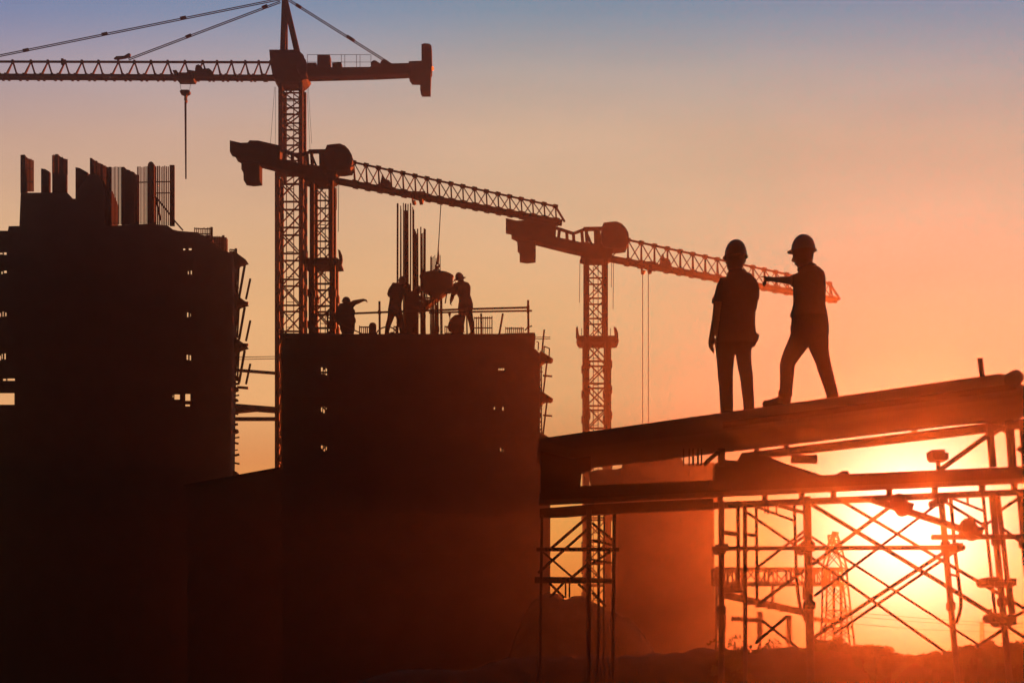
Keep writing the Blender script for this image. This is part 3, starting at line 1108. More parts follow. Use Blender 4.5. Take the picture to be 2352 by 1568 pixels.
    for i in range(15):
        a = math.pi * i / 14
        pts.append(Vector((X(887.5 - 25 * math.cos(a), 43.4), 43.4 + .1 * math.cos(a), ZR + .02 + (Z(752, 43.4) - ZR) * math.sin(a) ** .8)))
    m.tube(pts, .022, 8)
    single('hose', m, 'rubber', 'thick hose arching over the roof edge at the feet of the workers', 'hose', None, True)
    for (u, w, v, lab) in ((901, 9, 762, 'small flat bundle on the roof beside the hose'),):
        m = MB()
        dd = 43.55
        h = Z(v, dd) - ZR
        w_ = w * dd / F
        m.lathe(Vector((X(u, dd), dd, ZR)), [(w_ * .9, 0), (w_, h * .15), (w_ * .95, h * .45), (w_ * .72, h * .75), (w_ * .35, h * .97), (w_ * .1, h)], 18, .7)
        for i, p in enumerate(m.v):
            m.v[i] = p + Vector((1, .4, .5)) * .05 * noise.noise(p * 4)
        single('sack', m, 'canvas', lab, 'sack', None, True)
    m = MB()
    dd = 43.2
    for i in range(7):
        c = P(1033 + i * .15, 723 + i * 3.4, dd)
        ring = [c + Vector((math.sin(t_) * .016, (0 if i % 2 else math.sin(t_) * .016), math.cos(t_) * .035)) for t_ in [j * math.pi / 4 for j in range(9)]]
        m.tube(ring, .007, 5)
    m.prism([(1029, 719), (1031, 726), (1034, 727), (1036, 719)], dd - .03, dd + .03)
    single('hanging_chain', m, 'steel', 'short chain with a hook hanging from the roof rail below the skip', 'chain')
    # bar mats along the rear edge
    for u0, u1, vt, n, lab in ((1089, 1130, 727, 8, 'higher upright bar mat behind the roof rail at the right'), (1161, 1202, 752, 9, 'lower upright bar mat near the right end of the roof'), (905, 960, 748, 12, 'low bar mat at the rear of the roof behind the cages'), (1022, 1062, 748, 9, 'low bar mat at the rear of the roof behind the skip man'), (826, 848, 749, 5, 'low bar mat beside the small drum')):
        m = MB()
        dd = 46.0
        slats(m, u0, u1, vt, vt, 792, dd, n, .05, n + int(u0), (.05, .4))
        single('bar_mat', m, 'rust', lab, 'bar mat', 'bar mats at the rear of the roof')
    for a, b, lab in (((1105, 720), (1106, 790), 'upright pole behind the higher bar mat'), ((1155, 720), (1143, 790), 'leaning pole at the right part of the roof')):
        m = MB()
        m.tube([P(*b, 46.2), P(*a, 46.2)], .035, 6)
        single('pole', m, 'tube', lab, 'pole')
    m = MB()
    m.tube([P(1206, 759, 43.3), P(1212, 751, 43.3), P(1222, 748.5, 43.3)], .022, 6)
    single('bent_tube', m, 'tube', 'short bent tube clipped to the end post of the roof rail', 'tube')


roof_gear()


# ------------------------------------------------------------------ people
class Body:
    """one continuous skin: lofted limbs in frame coordinates, fused and smoothed"""

    def __init__(s, ox, oy, sc, d):
        s.ox, s.oy, s.sc, s.d = ox, oy, sc, d
        s.px = d / F / (sc * 1.7415)      # metres per picture unit of this figure
        s.mb = MB()

    def pt(s, x, y, dy=0.0):
        u = (s.ox + x / s.sc) / 1.7415
        v = (s.oy + y / s.sc) / 1.7415
        p = P(u, v, s.d)
        return Vector((p.x, s.d + dy * s.px, p.z))

    def loft(s, rows, n=14, mb=None):
        """rows: (x, y, half width, half depth, dy)"""
        mb = mb or s.mb
        ps = [s.pt(r[0], r[1], r[4] if len(r) > 4 else 0) for r in rows]
        vs = []
        for i, r in enumerate(rows):
            a, b = ps[max(0, i - 1)], ps[min(len(ps) - 1, i + 1)]
            t = (b - a).normalized()
            e1 = Vector((0, 1, 0)).cross(t)
            e1 = e1.normalized() if e1.length > .15 else Vector((1, 0, 0))
            e2 = t.cross(e1).normalized()
            w = r[2] * s.px * s.fat
            dp = (r[3] if len(r) > 3 and r[3] else r[2]) * s.px * s.fat
            vs += [ps[i] + e1 * math.cos(2 * math.pi * k / n) * w + e2 * math.sin(2 * math.pi * k / n) * dp for k in range(n)]
        m = len(rows)
        # rounded ends
        t0 = (ps[0] - ps[1]).normalized() * min(rows[0][2], (rows[0][3] if len(rows[0]) > 3 and rows[0][3] else rows[0][2])) * s.px * .6
        t1 = (ps[-1] - ps[-2]).normalized() * min(rows[-1][2], (rows[-1][3] if len(rows[-1]) > 3 and rows[-1][3] else rows[-1][2])) * s.px * .6
        base = len(vs)
        vs += [ps[0] + t0, ps[-1] + t1]
        fs = [(base, (k + 1) % n, k) for k in range(n)] + [(base + 1, (m - 1) * n + k, (m - 1) * n + (k + 1) % n) for k in range(n)]
        for i in range(m - 1):
            fs += [(i * n + k, i * n + (k + 1) % n, (i + 1) * n + (k + 1) % n, (i + 1) * n + k) for k in range(n)]
        mb.add(vs, fs)

    def hand(s, wrist, direc, size, curl=.35, thumb=1, mb=None, point=False):
        """palm, four unequal fingers and a thumb; all positions in figure units; direc = unit (x, y, dy)"""
        wv = Vector(wrist)
        dv = Vector(direc).normalized()
        side = Vector((0, 0, 1)) if abs(dv.z) < .8 else Vector((1, 0, 0))
        bend = dv.cross(side).normalized() * thumb
        pw = size * .24
        palm = wv + dv * size * .5
        s.loft([(*wv.xy, pw * .75, pw * .7, wv.z), (*(wv + dv * size * .25).xy, pw * .6, pw * 1.05, (wv + dv * size * .25).z), (*palm.xy, pw * .5, pw * 1.15, palm.z)], 10, mb)
        for i, ln in enumerate((.42, .47, .44, .35)):
            b = palm + side * ((i - 1.5) * pw * .58)
            c1 = 0.1 if (point and i == 0) else curl + .08 * i
            fr = pw * .25
            k1 = b + (dv * math.cos(c1) + bend * math.sin(c1)) * size * ln * .5
            c2 = 0.1 if (point and i == 0) else c1 + curl * 1.3
            k2 = k1 + (dv * math.cos(c2) + bend * math.sin(c2)) * size * ln * .5
            s.loft([(b.x, b.y, fr, fr, b.z), (k1.x, k1.y, fr, fr, k1.z), (k2.x, k2.y, fr * .8, fr * .8, k2.z)], 8, mb)
        tb = wv + dv * size * .15 - side * pw * .9
        t1 = tb + (dv * .8 + bend * .5 - side * .45).normalized() * size * .22
        t2 = t1 + (dv * .95 + bend * .35).normalized() * size * .2
        s.loft([(tb.x, tb.y, pw * .3, pw * .3, tb.z), (t1.x, t1.y, pw * .27, pw * .27, t1.z), (t2.x, t2.y, pw * .2, pw * .2, t2.z)], 8, mb)

    def mesh(s, name, mb, mats, pick, parent, vox, smooth=4):
        me = bpy.data.meshes.new(name)
        org = Vector(WL[parent.name])
        me.from_pydata([p - org for p in mb.v], [], mb.f)
        o = bpy.data.objects.new(name, me)
        COL.objects.link(o)
        r = o.modifiers.new('r', 'REMESH')
        r.mode = 'VOXEL'
        r.voxel_size = vox
        sm = o.modifiers.new('s', 'SMOOTH')
        sm.iterations = smooth
        sm.factor = .4
        dg = bpy.context.evaluated_depsgraph_get()
        me2 = bpy.data.meshes.new_from_object(o.evaluated_get(dg))
        o.modifiers.clear()
        o.data = me2
        bpy.data.meshes.remove(me)
        me2.name = name
        me2.materials.clear()
        for m in mats:
            me2.materials.append(M[m])
        me2.polygons.foreach_set('use_smooth', [True] * len(me2.polygons))
        if pick:
            idx = [pick(p.center + org) for p in me2.polygons]
            me2.polygons.foreach_set('material_index', idx)
        o.parent = parent
        WL[o.name] = tuple(org)
        return o


def hard_hat(s, parent, cx, cy, hw, h, tilt, brim_l, brim_r, mat, dyc=0, depth=1.15):
    """a dome with a ridge and a peak; positions in figure units"""
    c = s.pt(cx, cy, dyc)
    k_ = s.px
    mb = MB()
    n, m = 28, 9
    vs = []
    for j in range(m + 1):
        a = math.pi / 2 * j / m
        for i in range(n):
            t = 2 * math.pi * i / n
            r = math.cos(a) ** .85
            ridge = 1 + .05 * max(0, math.cos(t * 1) ** 8) if False else 1
            vs.append(Vector((math.cos(t) * r * hw * k_, math.sin(t) * r * hw * depth * k_, math.sin(a) * h * k_ * ridge)))
    b0 = len(vs)
    fs = []
    for j in range(m):
        fs += [(j * n + i, j * n + (i + 1) % n, (j + 1) * n + (i + 1) % n, (j + 1) * n + i) for i in range(n)]
    # brim: lip all round, longer at the peak
    for zz in (0, -.02 * hw / 82 * 1.473 / 1.473):
        pass
    rim = []
    for i in range(n):
        t = 2 * math.pi * i / n
        ext = brim_r * max(0, math.cos(t)) ** 2 + brim_l * max(0, -math.cos(t)) ** 2 + 6 * hw / 82
        drop = -.06 * hw - .25 * ext * (.6 if math.cos(t) > 0 else .4)
        rim.append(Vector((math.cos(t) * (hw + ext) * k_, math.sin(t) * (hw * depth + 6 * hw / 82) * k_, drop * k_)))
    vs += rim
    fs += [((i + 1) % n, i, b0 + i, b0 + (i + 1) % n) for i in range(n)]
    low = [Vector((p.x * .985, p.y * .985, p.z - .05 * hw * k_)) for p in rim]
    b1 = len(vs)
    vs += low
    fs += [(b0 + (i + 1) % n, b0 + i, b1 + i, b1 + (i + 1) % n) for i in range(n)]
    inn = [Vector((p.x * .8, p.y * .8, .02 * k_ * hw)) for p in rim]
    b2 = len(vs)
    vs += inn
    fs += [(b1 + (i + 1) % n, b1 + i, b2 + i, b2 + (i + 1) % n) for i in range(n)]
    fs.append(tuple(b2 + i for i in range(n)))
    R = Matrix.Rotation(tilt, 3, 'Y')
    mb.add([c + R @ p for p in vs], fs)
    # centre ridge
    pts = [c + R @ Vector((math.cos(a) * hw * .93 * k_, 0, math.sin(a) * h * 1.015 * k_)) for a in [math.pi * (.12 + .76 * i / 10) for i in range(11)]]
    mb.tube(pts, .05 * hw * k_, 6)
    return mb.build('hard_hat', mat, parent, True)


def z_of(s, y):
    return s.pt(0, y).z


def man_left():
    s = Body(2600, 850, 1.8447, 14.1)
    T = thing('person', s.pt(630, 1475), 'man in hard hat and loose shirt standing with arms down on the sloping deck', 'person')
    # trousers + legs + torso + head in one body
    b = s.mb
    s.fat = 1.04
    s.loft([(640, 448, 56, 50), (645, 470, 100, 62), (648, 500, 122, 76), (650, 560, 125, 86), (648, 640, 124, 88), (646, 740, 126, 86), (643, 820, 128, 86), (640, 880, 138, 88), (640, 930, 148, 92), (634, 962, 138, 90)], 20)
    s.loft([(782, 905, 22, 60), (775, 940, 22, 55), (752, 966, 10, 45)], 10)                 # shirt tail
    s.loft([(640, 455, 52, 46), (637, 430, 44, 46), (635, 400, 44, 50)], 14)               # neck
    s.loft([(636, 432, 40, 44, 30), (630, 405, 54, 58, 20), (629, 370, 61, 74, 10), (631, 335, 66, 82, 6), (632, 290, 69, 86, 4), (634, 245, 58, 72, 2), (634, 222, 34, 40)], 16)   # head
    s.loft([(697, 338, 8, 12, 6), (701, 353, 10, 16, 6), (694, 374, 6, 9, 6)], 8)              # ears
    s.loft([(563, 340, 5, 12, 20), (563, 358, 5, 14, 20), (568, 372, 4, 8, 20)], 8)
    s.loft([(612, 335, 8, 10, 82), (608, 362, 11, 12, 92), (612, 374, 12, 9, 82)], 8)          # nose
    s.loft([(600, 396, 10, 6, 72), (625, 398, 10, 6, 76)], 8)                                # mouth
    s.loft([(585, 328, 10, 7, 70), (640, 328, 12, 7, 80)], 8)                                # brow
    s.loft([(546, 498, 32, 44), (526, 550, 36, 46), (512, 610, 36, 46), (494, 652, 38, 46), (487, 668, 34, 44)], 12)
    s.loft([(482, 640, 14, 30), (470, 660, 13, 30), (462, 666, 7, 24)], 10)  # left sleeve
    s.loft([(500, 640, 27, 30), (490, 735, 27, 29), (485, 800, 29, 29), (478, 835, 29, 28), (465, 882, 24, 23), (455, 916, 19, 18)], 12)
    # left hand hanging, slightly curled
    s.loft([(455, 912, 19, 16), (456, 940, 26, 17), (457, 968, 28, 16)], 10)
    for x0, x1, x2, yl, dy in ((436, 440, 458, 1022, -8), (444, 450, 470, 1036, 2), (452, 458, 474, 1028, 12), (460, 466, 476, 1008, 20)):
        s.loft([(x0, 962, 8, 8, dy), (x1, 996, 8, 8, dy), (x2, yl, 6.5, 7, dy)], 8)
    s.loft([(470, 935, 9, 9, -14), (482, 955, 8, 8, -20), (484, 982, 8, 8, -18), (480, 1003, 6, 6, -14)], 8)
    # right arm: down and round to the front
    s.loft([(745, 502, 36, 46), (768, 548, 36, 46), (774, 600, 33, 44), (780, 645, 24, 40)], 12)
    s.loft([(768, 630, 30, 32), (766, 700, 24, 30, 12), (750, 750, 22, 26, 60), (700, 772, 24, 22, 110)], 12)
    s.hand((700, 772, 110), (-1, .15, .1), 110, .3, 1)
    # legs
    s.loft([(566, 930, 70, 80), (559, 1000, 70, 78), (556, 1060, 65, 72), (556, 1150, 56, 62), (556, 1215, 53, 58), (560, 1250, 51, 56), (562, 1340, 48, 52, -4), (565, 1440, 46, 50, -6), (565, 1478, 45, 48, -4)], 16)
    s.loft([(688, 930, 62, 78), (690, 1000, 56, 74), (690, 1062, 53, 70), (701, 1150, 48, 60), (712, 1205, 46, 56), (718, 1300, 42, 50, -4), (727, 1400, 39, 47, -6), (731, 1475, 39, 46, -4)], 16)
    # boots pointing away from the camera
    for x, y in ((564, 1488), (730, 1470)):
        s.loft([(x, y, 42, 20, -55), (x, y - 4, 46, 26, 0), (x - 4, y + 2, 44, 24, 70), (x - 8, y + 10, 34, 14, 130)], 12)
    zh, zw, zb = z_of(s, 966), z_of(s, 425), z_of(s, 1440)

    def pick(c):
        if c.z > zw:
            return 2
        xx = c.x
        xl, xr = s.pt(482, 0).x, 0
        if c.z < z_of(s, 668) and c.x < s.pt(488, 0).x + (c.z - zh) * .12 and c.z > z_of(s, 1050):
            return 2
        if c.z > zh:
            return 0
        return 3 if c.z < zb else 1
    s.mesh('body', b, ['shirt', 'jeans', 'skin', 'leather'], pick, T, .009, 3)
    hard_hat(s, T, 633, 322, 82, 120, 0.0, 8, 2, 'hat', 4, 1.18)
    m = MB()
    m.tube([s.pt(582, 452, 10), s.pt(612, 440, -38), s.pt(660, 438, -38), s.pt(700, 436, 5)], 16 * s.px, 8)
    m.build('collar', 'shirt', T, True)


def man_right():
    s = Body(2600, 850, 1.8447, 14.1)
    T = thing('person', s.pt(1170, 1410), 'man in hard hat striding on the sloping deck with one arm pointing left', 'person')
    s.fat = 1.04
    s.loft([(1165, 408, 56, 50), (1172, 430, 84, 60), (1176, 456, 108, 78), (1178, 500, 113, 90), (1177, 560, 115, 96), (1176, 620, 114, 96), (1174, 680, 114, 94), (1174, 730, 126, 96), (1172, 758, 134, 94), (1172, 768, 133, 94)], 20)
    s.loft([(1178, 760, 126, 90), (1180, 820, 134, 92), (1178, 880, 138, 92), (1172, 930, 128, 86)], 18)           # hips
    s.loft([(1160, 430, 60, 46), (1152, 410, 58, 48), (1146, 385, 56, 54)], 14)            # neck
    s.loft([(1112, 398, 34, 40, 12), (1122, 378, 52, 56, 8), (1131, 350, 68, 62, 6), (1131, 315, 74, 66, 4), (1130, 275, 76, 70, 2), (1132, 230, 66, 60), (1134, 200, 40, 36)], 16)
    s.loft([(1066, 322, 9, 8, 34), (1060, 342, 11, 9, 40), (1068, 352, 9, 8, 36)], 8)        # nose
    s.loft([(1078, 372, 8, 6, 34), (1080, 378, 8, 6, 22)], 8)                              # mouth
    s.loft([(1066, 304, 10, 7, 20), (1072, 304, 10, 7, 46)], 8)                            # brow
    s.loft([(1150, 318, 9, 6, -62), (1153, 338, 11, 6, -64), (1146, 356, 7, 5, -60)], 8)      # ear
    s.loft([(1146, 318, 9, 6, 66), (1150, 338, 10, 6, 68), (1146, 354, 7, 5, 64)], 8)
    # pointing arm
    s.loft([(1130, 484, 48, 52, -10), (1085, 500, 46, 48, -16), (1050, 508, 42, 44, -18), (1038, 510, 40, 40, -18)], 12)
    s.loft([(1060, 505, 32, 32, -18), (1010, 505, 27, 26, -18), (960, 501, 23, 22, -18), (915, 499, 17, 18, -18), (890, 497, 16, 20, -18)], 12)
    s.loft([(895, 497, 17, 22, -18), (868, 496, 17, 26, -18), (848, 494, 14, 26, -18)], 10)
    s.loft([(852, 487, 7, 7, -36), (830, 486, 6.5, 6.5, -36), (808, 484.5, 5, 5, -36)], 8)    # index
    for dy, xm, ym, xe, ye in ((-22, 840, 512, 826, 536), (-8, 846, 520, 834, 547), (5, 856, 520, 848, 546)):
        s.loft([(852, 497, 8, 7, dy), (xm, ym, 6.5, 6.5, dy), (xe, ye, 5, 5, dy)], 8)
    s.loft([(888, 506, 9, 9, -40), (868, 514, 8, 8, -46), (850, 506, 6, 6, -46)], 8)         # thumb
    # far arm hanging
    s.loft([(1190, 470, 46, 46, 60), (1205, 540, 40, 42, 100), (1210, 620, 38, 38, 110)], 12)
    s.loft([(1210, 600, 28, 28, 110), (1205, 690, 27, 27, 112), (1180, 780, 22, 22, 110), (1165, 830, 18, 18, 108)], 12)
    s.hand((1165, 828, 108), (-.3, 1, 0), 110, .3, 1)
    # front leg
    s.loft([(1128, 890, 84, 84, -10), (1095, 960, 76, 78, -14), (1050, 1035, 65, 70, -18), (1018, 1098, 56, 62, -20), (1008, 1130, 53, 58, -20), (1008, 1180, 51, 54, -18), (1005, 1250, 47, 50, -16), (1000, 1310, 45, 46, -16), (996, 1350, 50, 46, -16)], 16)
    s.loft([(992, 1320, 52, 44, -16), (992, 1370, 44, 40, -16), (992, 1412, 42, 38, -16)], 12)
    s.loft([(1010, 1402, 32, 38, -16), (965, 1392, 40, 40, -16), (915, 1405, 32, 42, -16), (868, 1414, 27, 42, -16), (838, 1413, 25, 36, -16)], 12)
    # rear leg
    s.loft([(1232, 890, 84, 84, 14), (1246, 960, 74, 78, 18), (1262, 1030, 60, 68, 22), (1282, 1095, 51, 60, 22), (1293, 1145, 50, 57, 20), (1312, 1210, 47, 52, 18), (1332, 1275, 43, 48, 16), (1348, 1335, 42, 44, 14), (1352, 1372, 46, 44, 14)], 16)
    s.loft([(1368, 1388, 28, 36, 10), (1330, 1386, 26, 36, 50), (1290, 1398, 18, 34, 100)], 12)
    s.loft([(1046, 838, 12, 30, -20), (1044, 852, 14, 32, -20), (1046, 864, 10, 26, -20)], 10)     # belt pouch
    zs, zn, zb = z_of(s, 770), z_of(s, 408), z_of(s, 1345)
    xa, xn = s.pt(1040, 0).x, s.pt(1230, 0).x

    def pick(c):
        if c.z > zn and c.x < xn:
            return 2
        if c.x < xa and c.z > z_of(s, 560):
            return 2
        if c.z > zs:
            if c.y > s.d + 85 * s.px and c.z < z_of(s, 600):
                return 2
            return 0
        return 3 if c.z < zb else 1
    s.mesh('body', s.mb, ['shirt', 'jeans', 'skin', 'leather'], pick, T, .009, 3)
    hard_hat(s, T, 1132, 276, 88, 112, math.radians(-2), 26, 4, 'hatw', 2, .95)
    m = MB()
    m.tube([s.pt(1095, 425, 0), s.pt(1130, 416, -50), s.pt(1180, 398, -50), s.pt(1215, 392, 0)], 15 * s.px, 8)
    m.build('collar', 'shirt', T, True)


man_left()
man_right()


def worker(label, ox, oy, sc, d, build, hats):
    s = Body(ox, oy, sc, d)
    s.fat = 1.16
    foot = build.pop('foot')
    T = thing('person', s.pt(*foot), label, 'person', 'workers pouring concrete on the roof')
    for rows in build['lofts']:
        s.loft(rows, 12)
    for h in build.get('hands', ()):
        s.hand(*h)
    yh, yb, yt = build['neck'], build['belt'], build['boot']

    def pick(c):
        if c.z > z_of(s, yh):
            return 2
        if c.z > z_of(s, yb):
            return 0
        return 3 if c.z < z_of(s, yt) else 1
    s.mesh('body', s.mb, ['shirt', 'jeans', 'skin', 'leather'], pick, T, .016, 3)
    hard_hat(s, T, *hats)
    return T


def workers():
    o = (1500, 1020, 4.611, 43.5)
    zfix = 1490       # roof level in figure units
    # man at the right of the skip, leaning to it
    worker('worker in a brimmed hard hat at the right of the concrete skip, reaching towards it', *o, dict(foot=(1680, zfix), neck=478, belt=930, boot=1340, lofts=[
        [(1600, 505, 50, 50), (1610, 540, 105, 70), (1622, 600, 125, 90), (1630, 680, 118, 95), (1650, 760, 96, 92), (1666, 830, 104, 92), (1672, 900, 118, 94), (1670, 980, 122, 92)],
        [(1598, 520, 44, 44), (1590, 480, 42, 44), (1582, 455, 50, 52)],
        [(1560, 490, 30, 34), (1566, 460, 48, 50), (1572, 425, 56, 58), (1566, 380, 54, 56), (1560, 345, 34, 34)],
        [(1528, 440, 8, 9), (1522, 458, 10, 10), (1532, 468, 8, 8)],
        [(1600, 430, 7, 10, -56), (1602, 452, 9, 11, -57), (1596, 466, 6, 7, -55)],
        [(1560, 560, 52, 48, -60), (1490, 600, 46, 44, -70), (1430, 650, 42, 40, -75), (1400, 680, 36, 36, -70)],
        [(1415, 660, 38, 36, -70), (1370, 700, 30, 30, -50), (1320, 690, 24, 24, -30)],
        [(1570, 580, 46, 48, 70), (1500, 640, 40, 42, 100), (1430, 700, 36, 36, 100), (1420, 760, 32, 30, 80), (1400, 830, 26, 26, 60)],
        [(1720, 960, 66, 80), (1736, 1060, 54, 66), (1758, 1160, 47, 56), (1778, 1260, 42, 48), (1795, 1380, 36, 42), (1800, zfix - 20, 36, 42)],
        [(1620, 960, 76, 82), (1610, 1060, 64, 72), (1600, 1160, 56, 62), (1590, 1280, 48, 54), (1586, 1400, 42, 46), (1586, zfix - 20, 40, 44)],
        [(1815, zfix - 22, 34, 34), (1770, zfix - 18, 34, 36), (1730, zfix - 16, 26, 34)],
        [(1604, zfix - 22, 34, 34), (1556, zfix - 18, 34, 36), (1516, zfix - 16, 26, 34)],
    ], hands=[((1320, 690, -30), (-1, -.1, 0), 110, .5, 1), ((1400, 830, 60), (-.2, 1, 0), 105, .5, 1)]),
        (1558, 428, 76, 108, math.radians(-14), 34, 36, 'hatw', 0, 1.1))
    # man with his back to the cages
    worker('worker standing with bent elbow left of the tall rebar cluster', *o, dict(foot=(330, zfix), neck=545, belt=1000, boot=1380, lofts=[
        [(470, 565, 50, 48), (430, 590, 116, 66), (410, 640, 128, 86), (405, 710, 128, 92), (392, 790, 106, 90), (378, 870, 100, 88), (368, 950, 104, 90), (362, 1040, 108, 88)],
        [(488, 580, 46, 44), (496, 550, 44, 44), (500, 520, 46, 48)],
        [(505, 548, 36, 40), (502, 515, 52, 54), (500, 475, 56, 58), (500, 440, 52, 54), (500, 412, 34, 34)],
        [(556, 480, 8, 8), (564, 498, 10, 9), (558, 506, 8, 8)],
        [(490, 478, 7, 10, -55), (488, 498, 9, 11, -57), (492, 512, 6, 7, -55)],
        [(330, 610, 46, 50, -30), (290, 670, 42, 46, -40), (265, 735, 34, 40, -40), (280, 765, 32, 36, -40)],
        [(265, 740, 30, 34, -40), (330, 770, 32, 30, -70), (420, 750, 28, 28, -100)],
        [(500, 620, 48, 48, 50), (560, 680, 42, 42, 60), (600, 690, 34, 34, 50)],
        [(585, 690, 32, 32, 50), (620, 640, 28, 28, 20), (630, 600, 22, 22, 0)],
        [(322, 1000, 74, 80), (302, 1100, 58, 66), (275, 1200, 48, 54), (240, 1300, 43, 47), (222, 1400, 36, 40), (216, zfix - 20, 36, 40)],
        [(410, 1000, 72, 80), (440, 1100, 60, 66), (470, 1200, 54, 58), (490, 1320, 46, 50), (500, 1420, 40, 44), (500, zfix - 20, 38, 42)],
        [(205, zfix - 22, 34, 34), (245, zfix - 18, 34, 36), (290, zfix - 16, 26, 34)],
        [(490, zfix - 22, 34, 34), (530, zfix - 18, 34, 36), (570, zfix - 16, 26, 34)],
    ], hands=[((630, 600, 0), (.1, -1, 0), 100, .6, 1), ((420, 750, -100), (1, -.1, .1), 105, .5, 1)]),
        (505, 470, 70, 78, math.radians(6), 4, 12, 'hat', 0, 1.1))
    # bending man
    worker('worker bending forward between the rebar clusters and the concrete skip', *o, dict(foot=(710, zfix), neck=610, belt=950, boot=1380, lofts=[
        [(690, 1000, 92, 88), (676, 930, 96, 92), (665, 850, 98, 94), (690, 780, 96, 90), (730, 735, 84, 76), (770, 700, 60, 60)],
        [(770, 710, 46, 46), (785, 670, 44, 46), (790, 640, 48, 50)],
        [(788, 690, 38, 40), (792, 655, 52, 54), (792, 620, 55, 57), (790, 590, 40, 42)],
        [(842, 640, 8, 8), (850, 656, 10, 9), (842, 664, 8, 8)],
        [(778, 636, 7, 10, -54), (776, 656, 9, 11, -56), (780, 668, 6, 7, -54)],
        [(760, 760, 46, 46, -60), (810, 810, 40, 40, -70), (870, 815, 32, 32, -60)],
        [(850, 815, 32, 32, -60), (900, 830, 28, 28, -40), (940, 850, 22, 22, -30)],
        [(750, 770, 44, 44, 60), (790, 850, 38, 38, 80), (830, 900, 30, 30, 70), (860, 940, 22, 22, 50)],
        [(670, 970, 76, 80, -20), (640, 1080, 62, 66, -20), (640, 1200, 54, 56, -20), (636, 1320, 46, 48, -20), (630, zfix - 20, 40, 44, -20)],
        [(710, 970, 76, 80, 20), (725, 1080, 64, 66, 20), (736, 1200, 54, 56, 20), (732, 1320, 46, 48, 20), (730, zfix - 20, 40, 44, 20)],
        [(620, zfix - 22, 34, 34, -20), (660, zfix - 18, 34, 36, -20), (700, zfix - 16, 26, 34, -20)],
        [(720, zfix - 22, 34, 34, 20), (765, zfix - 18, 34, 36, 20), (800, zfix - 16, 26, 34, 20)],
    ], hands=[((940, 850, -30), (1, .2, 0), 105, .5, 1), ((860, 940, 50), (.6, .8, 0), 100, .5, 1)]),
        (792, 640, 62, 76, math.radians(10), 6, 20, 'hat', 0, 1.1))
    # crouching man in front of the one at the skip
    worker('worker crouching low on the roof in front of the man by the skip', 1500, 1020, 4.611, 43.3, dict(foot=(1480, zfix), neck=1120, belt=1300, boot=1430, lofts=[
        [(1430, 1390, 62, 70), (1420, 1340, 74, 78), (1440, 1280, 78, 82), (1480, 1220, 82, 84), (1530, 1170, 76, 80), (1570, 1140, 50, 56)],
        [(1560, 1150, 38, 40), (1590, 1110, 38, 40), (1602, 1090, 42, 46)],
        [(1606, 1130, 30, 36), (1610, 1100, 46, 50), (1612, 1066, 50, 54), (1606, 1040, 34, 36)],
        [(1654, 1080, 8, 8), (1664, 1096, 9, 9), (1656, 1106, 7, 7)],
        [(1600, 1082, 7, 10, -50), (1598, 1100, 9, 11, -52), (1602, 1112, 6, 7, -50)],
        [(1550, 1180, 40, 42, -60), (1590, 1260, 34, 36, -70), (1600, 1320, 28, 28, -60)],
        [(1598, 1310, 26, 26, -60), (1580, 1370, 24, 24, -50), (1570, 1410, 20, 20, -40)],
        [(1550, 1190, 40, 42, 60), (1600, 1280, 34, 36, 70), (1620, 1350, 26, 26, 50)],
        [(1430, 1390, 58, 60, -40), (1500, 1350, 50, 52, -60), (1570, 1330, 42, 44, -64), (1560, 1400, 38, 40, -62), (1540, zfix - 20, 34, 36, -60)],
        [(1430, 1390, 58, 60, 40), (1490, 1380, 50, 52, 60), (1540, 1370, 42, 44, 60), (1500, 1430, 38, 40, 58), (1470, zfix - 20, 34, 36, 56)],
        [(1530, zfix - 22, 30, 34, -60), (1580, zfix - 18, 30, 34, -60), (1616, zfix - 16, 22, 30, -60)],
        [(1460, zfix - 22, 30, 34, 56), (1510, zfix - 18, 30, 34, 56), (1550, zfix - 16, 22, 30, 56)],
    ], hands=[((1570, 1410, -40), (-.2, 1, 0), 95, .5, 1), ((1620, 1350, 50), (.2, 1, 0), 95, .5, 1)]),
        (1610, 1074, 62, 70, math.radians(20), 6, 20, 'hat', 0, 1.1))
    # pointing man at the left
    o2 = (1250, 1000, 2.24, 43.6)
    zf = 790
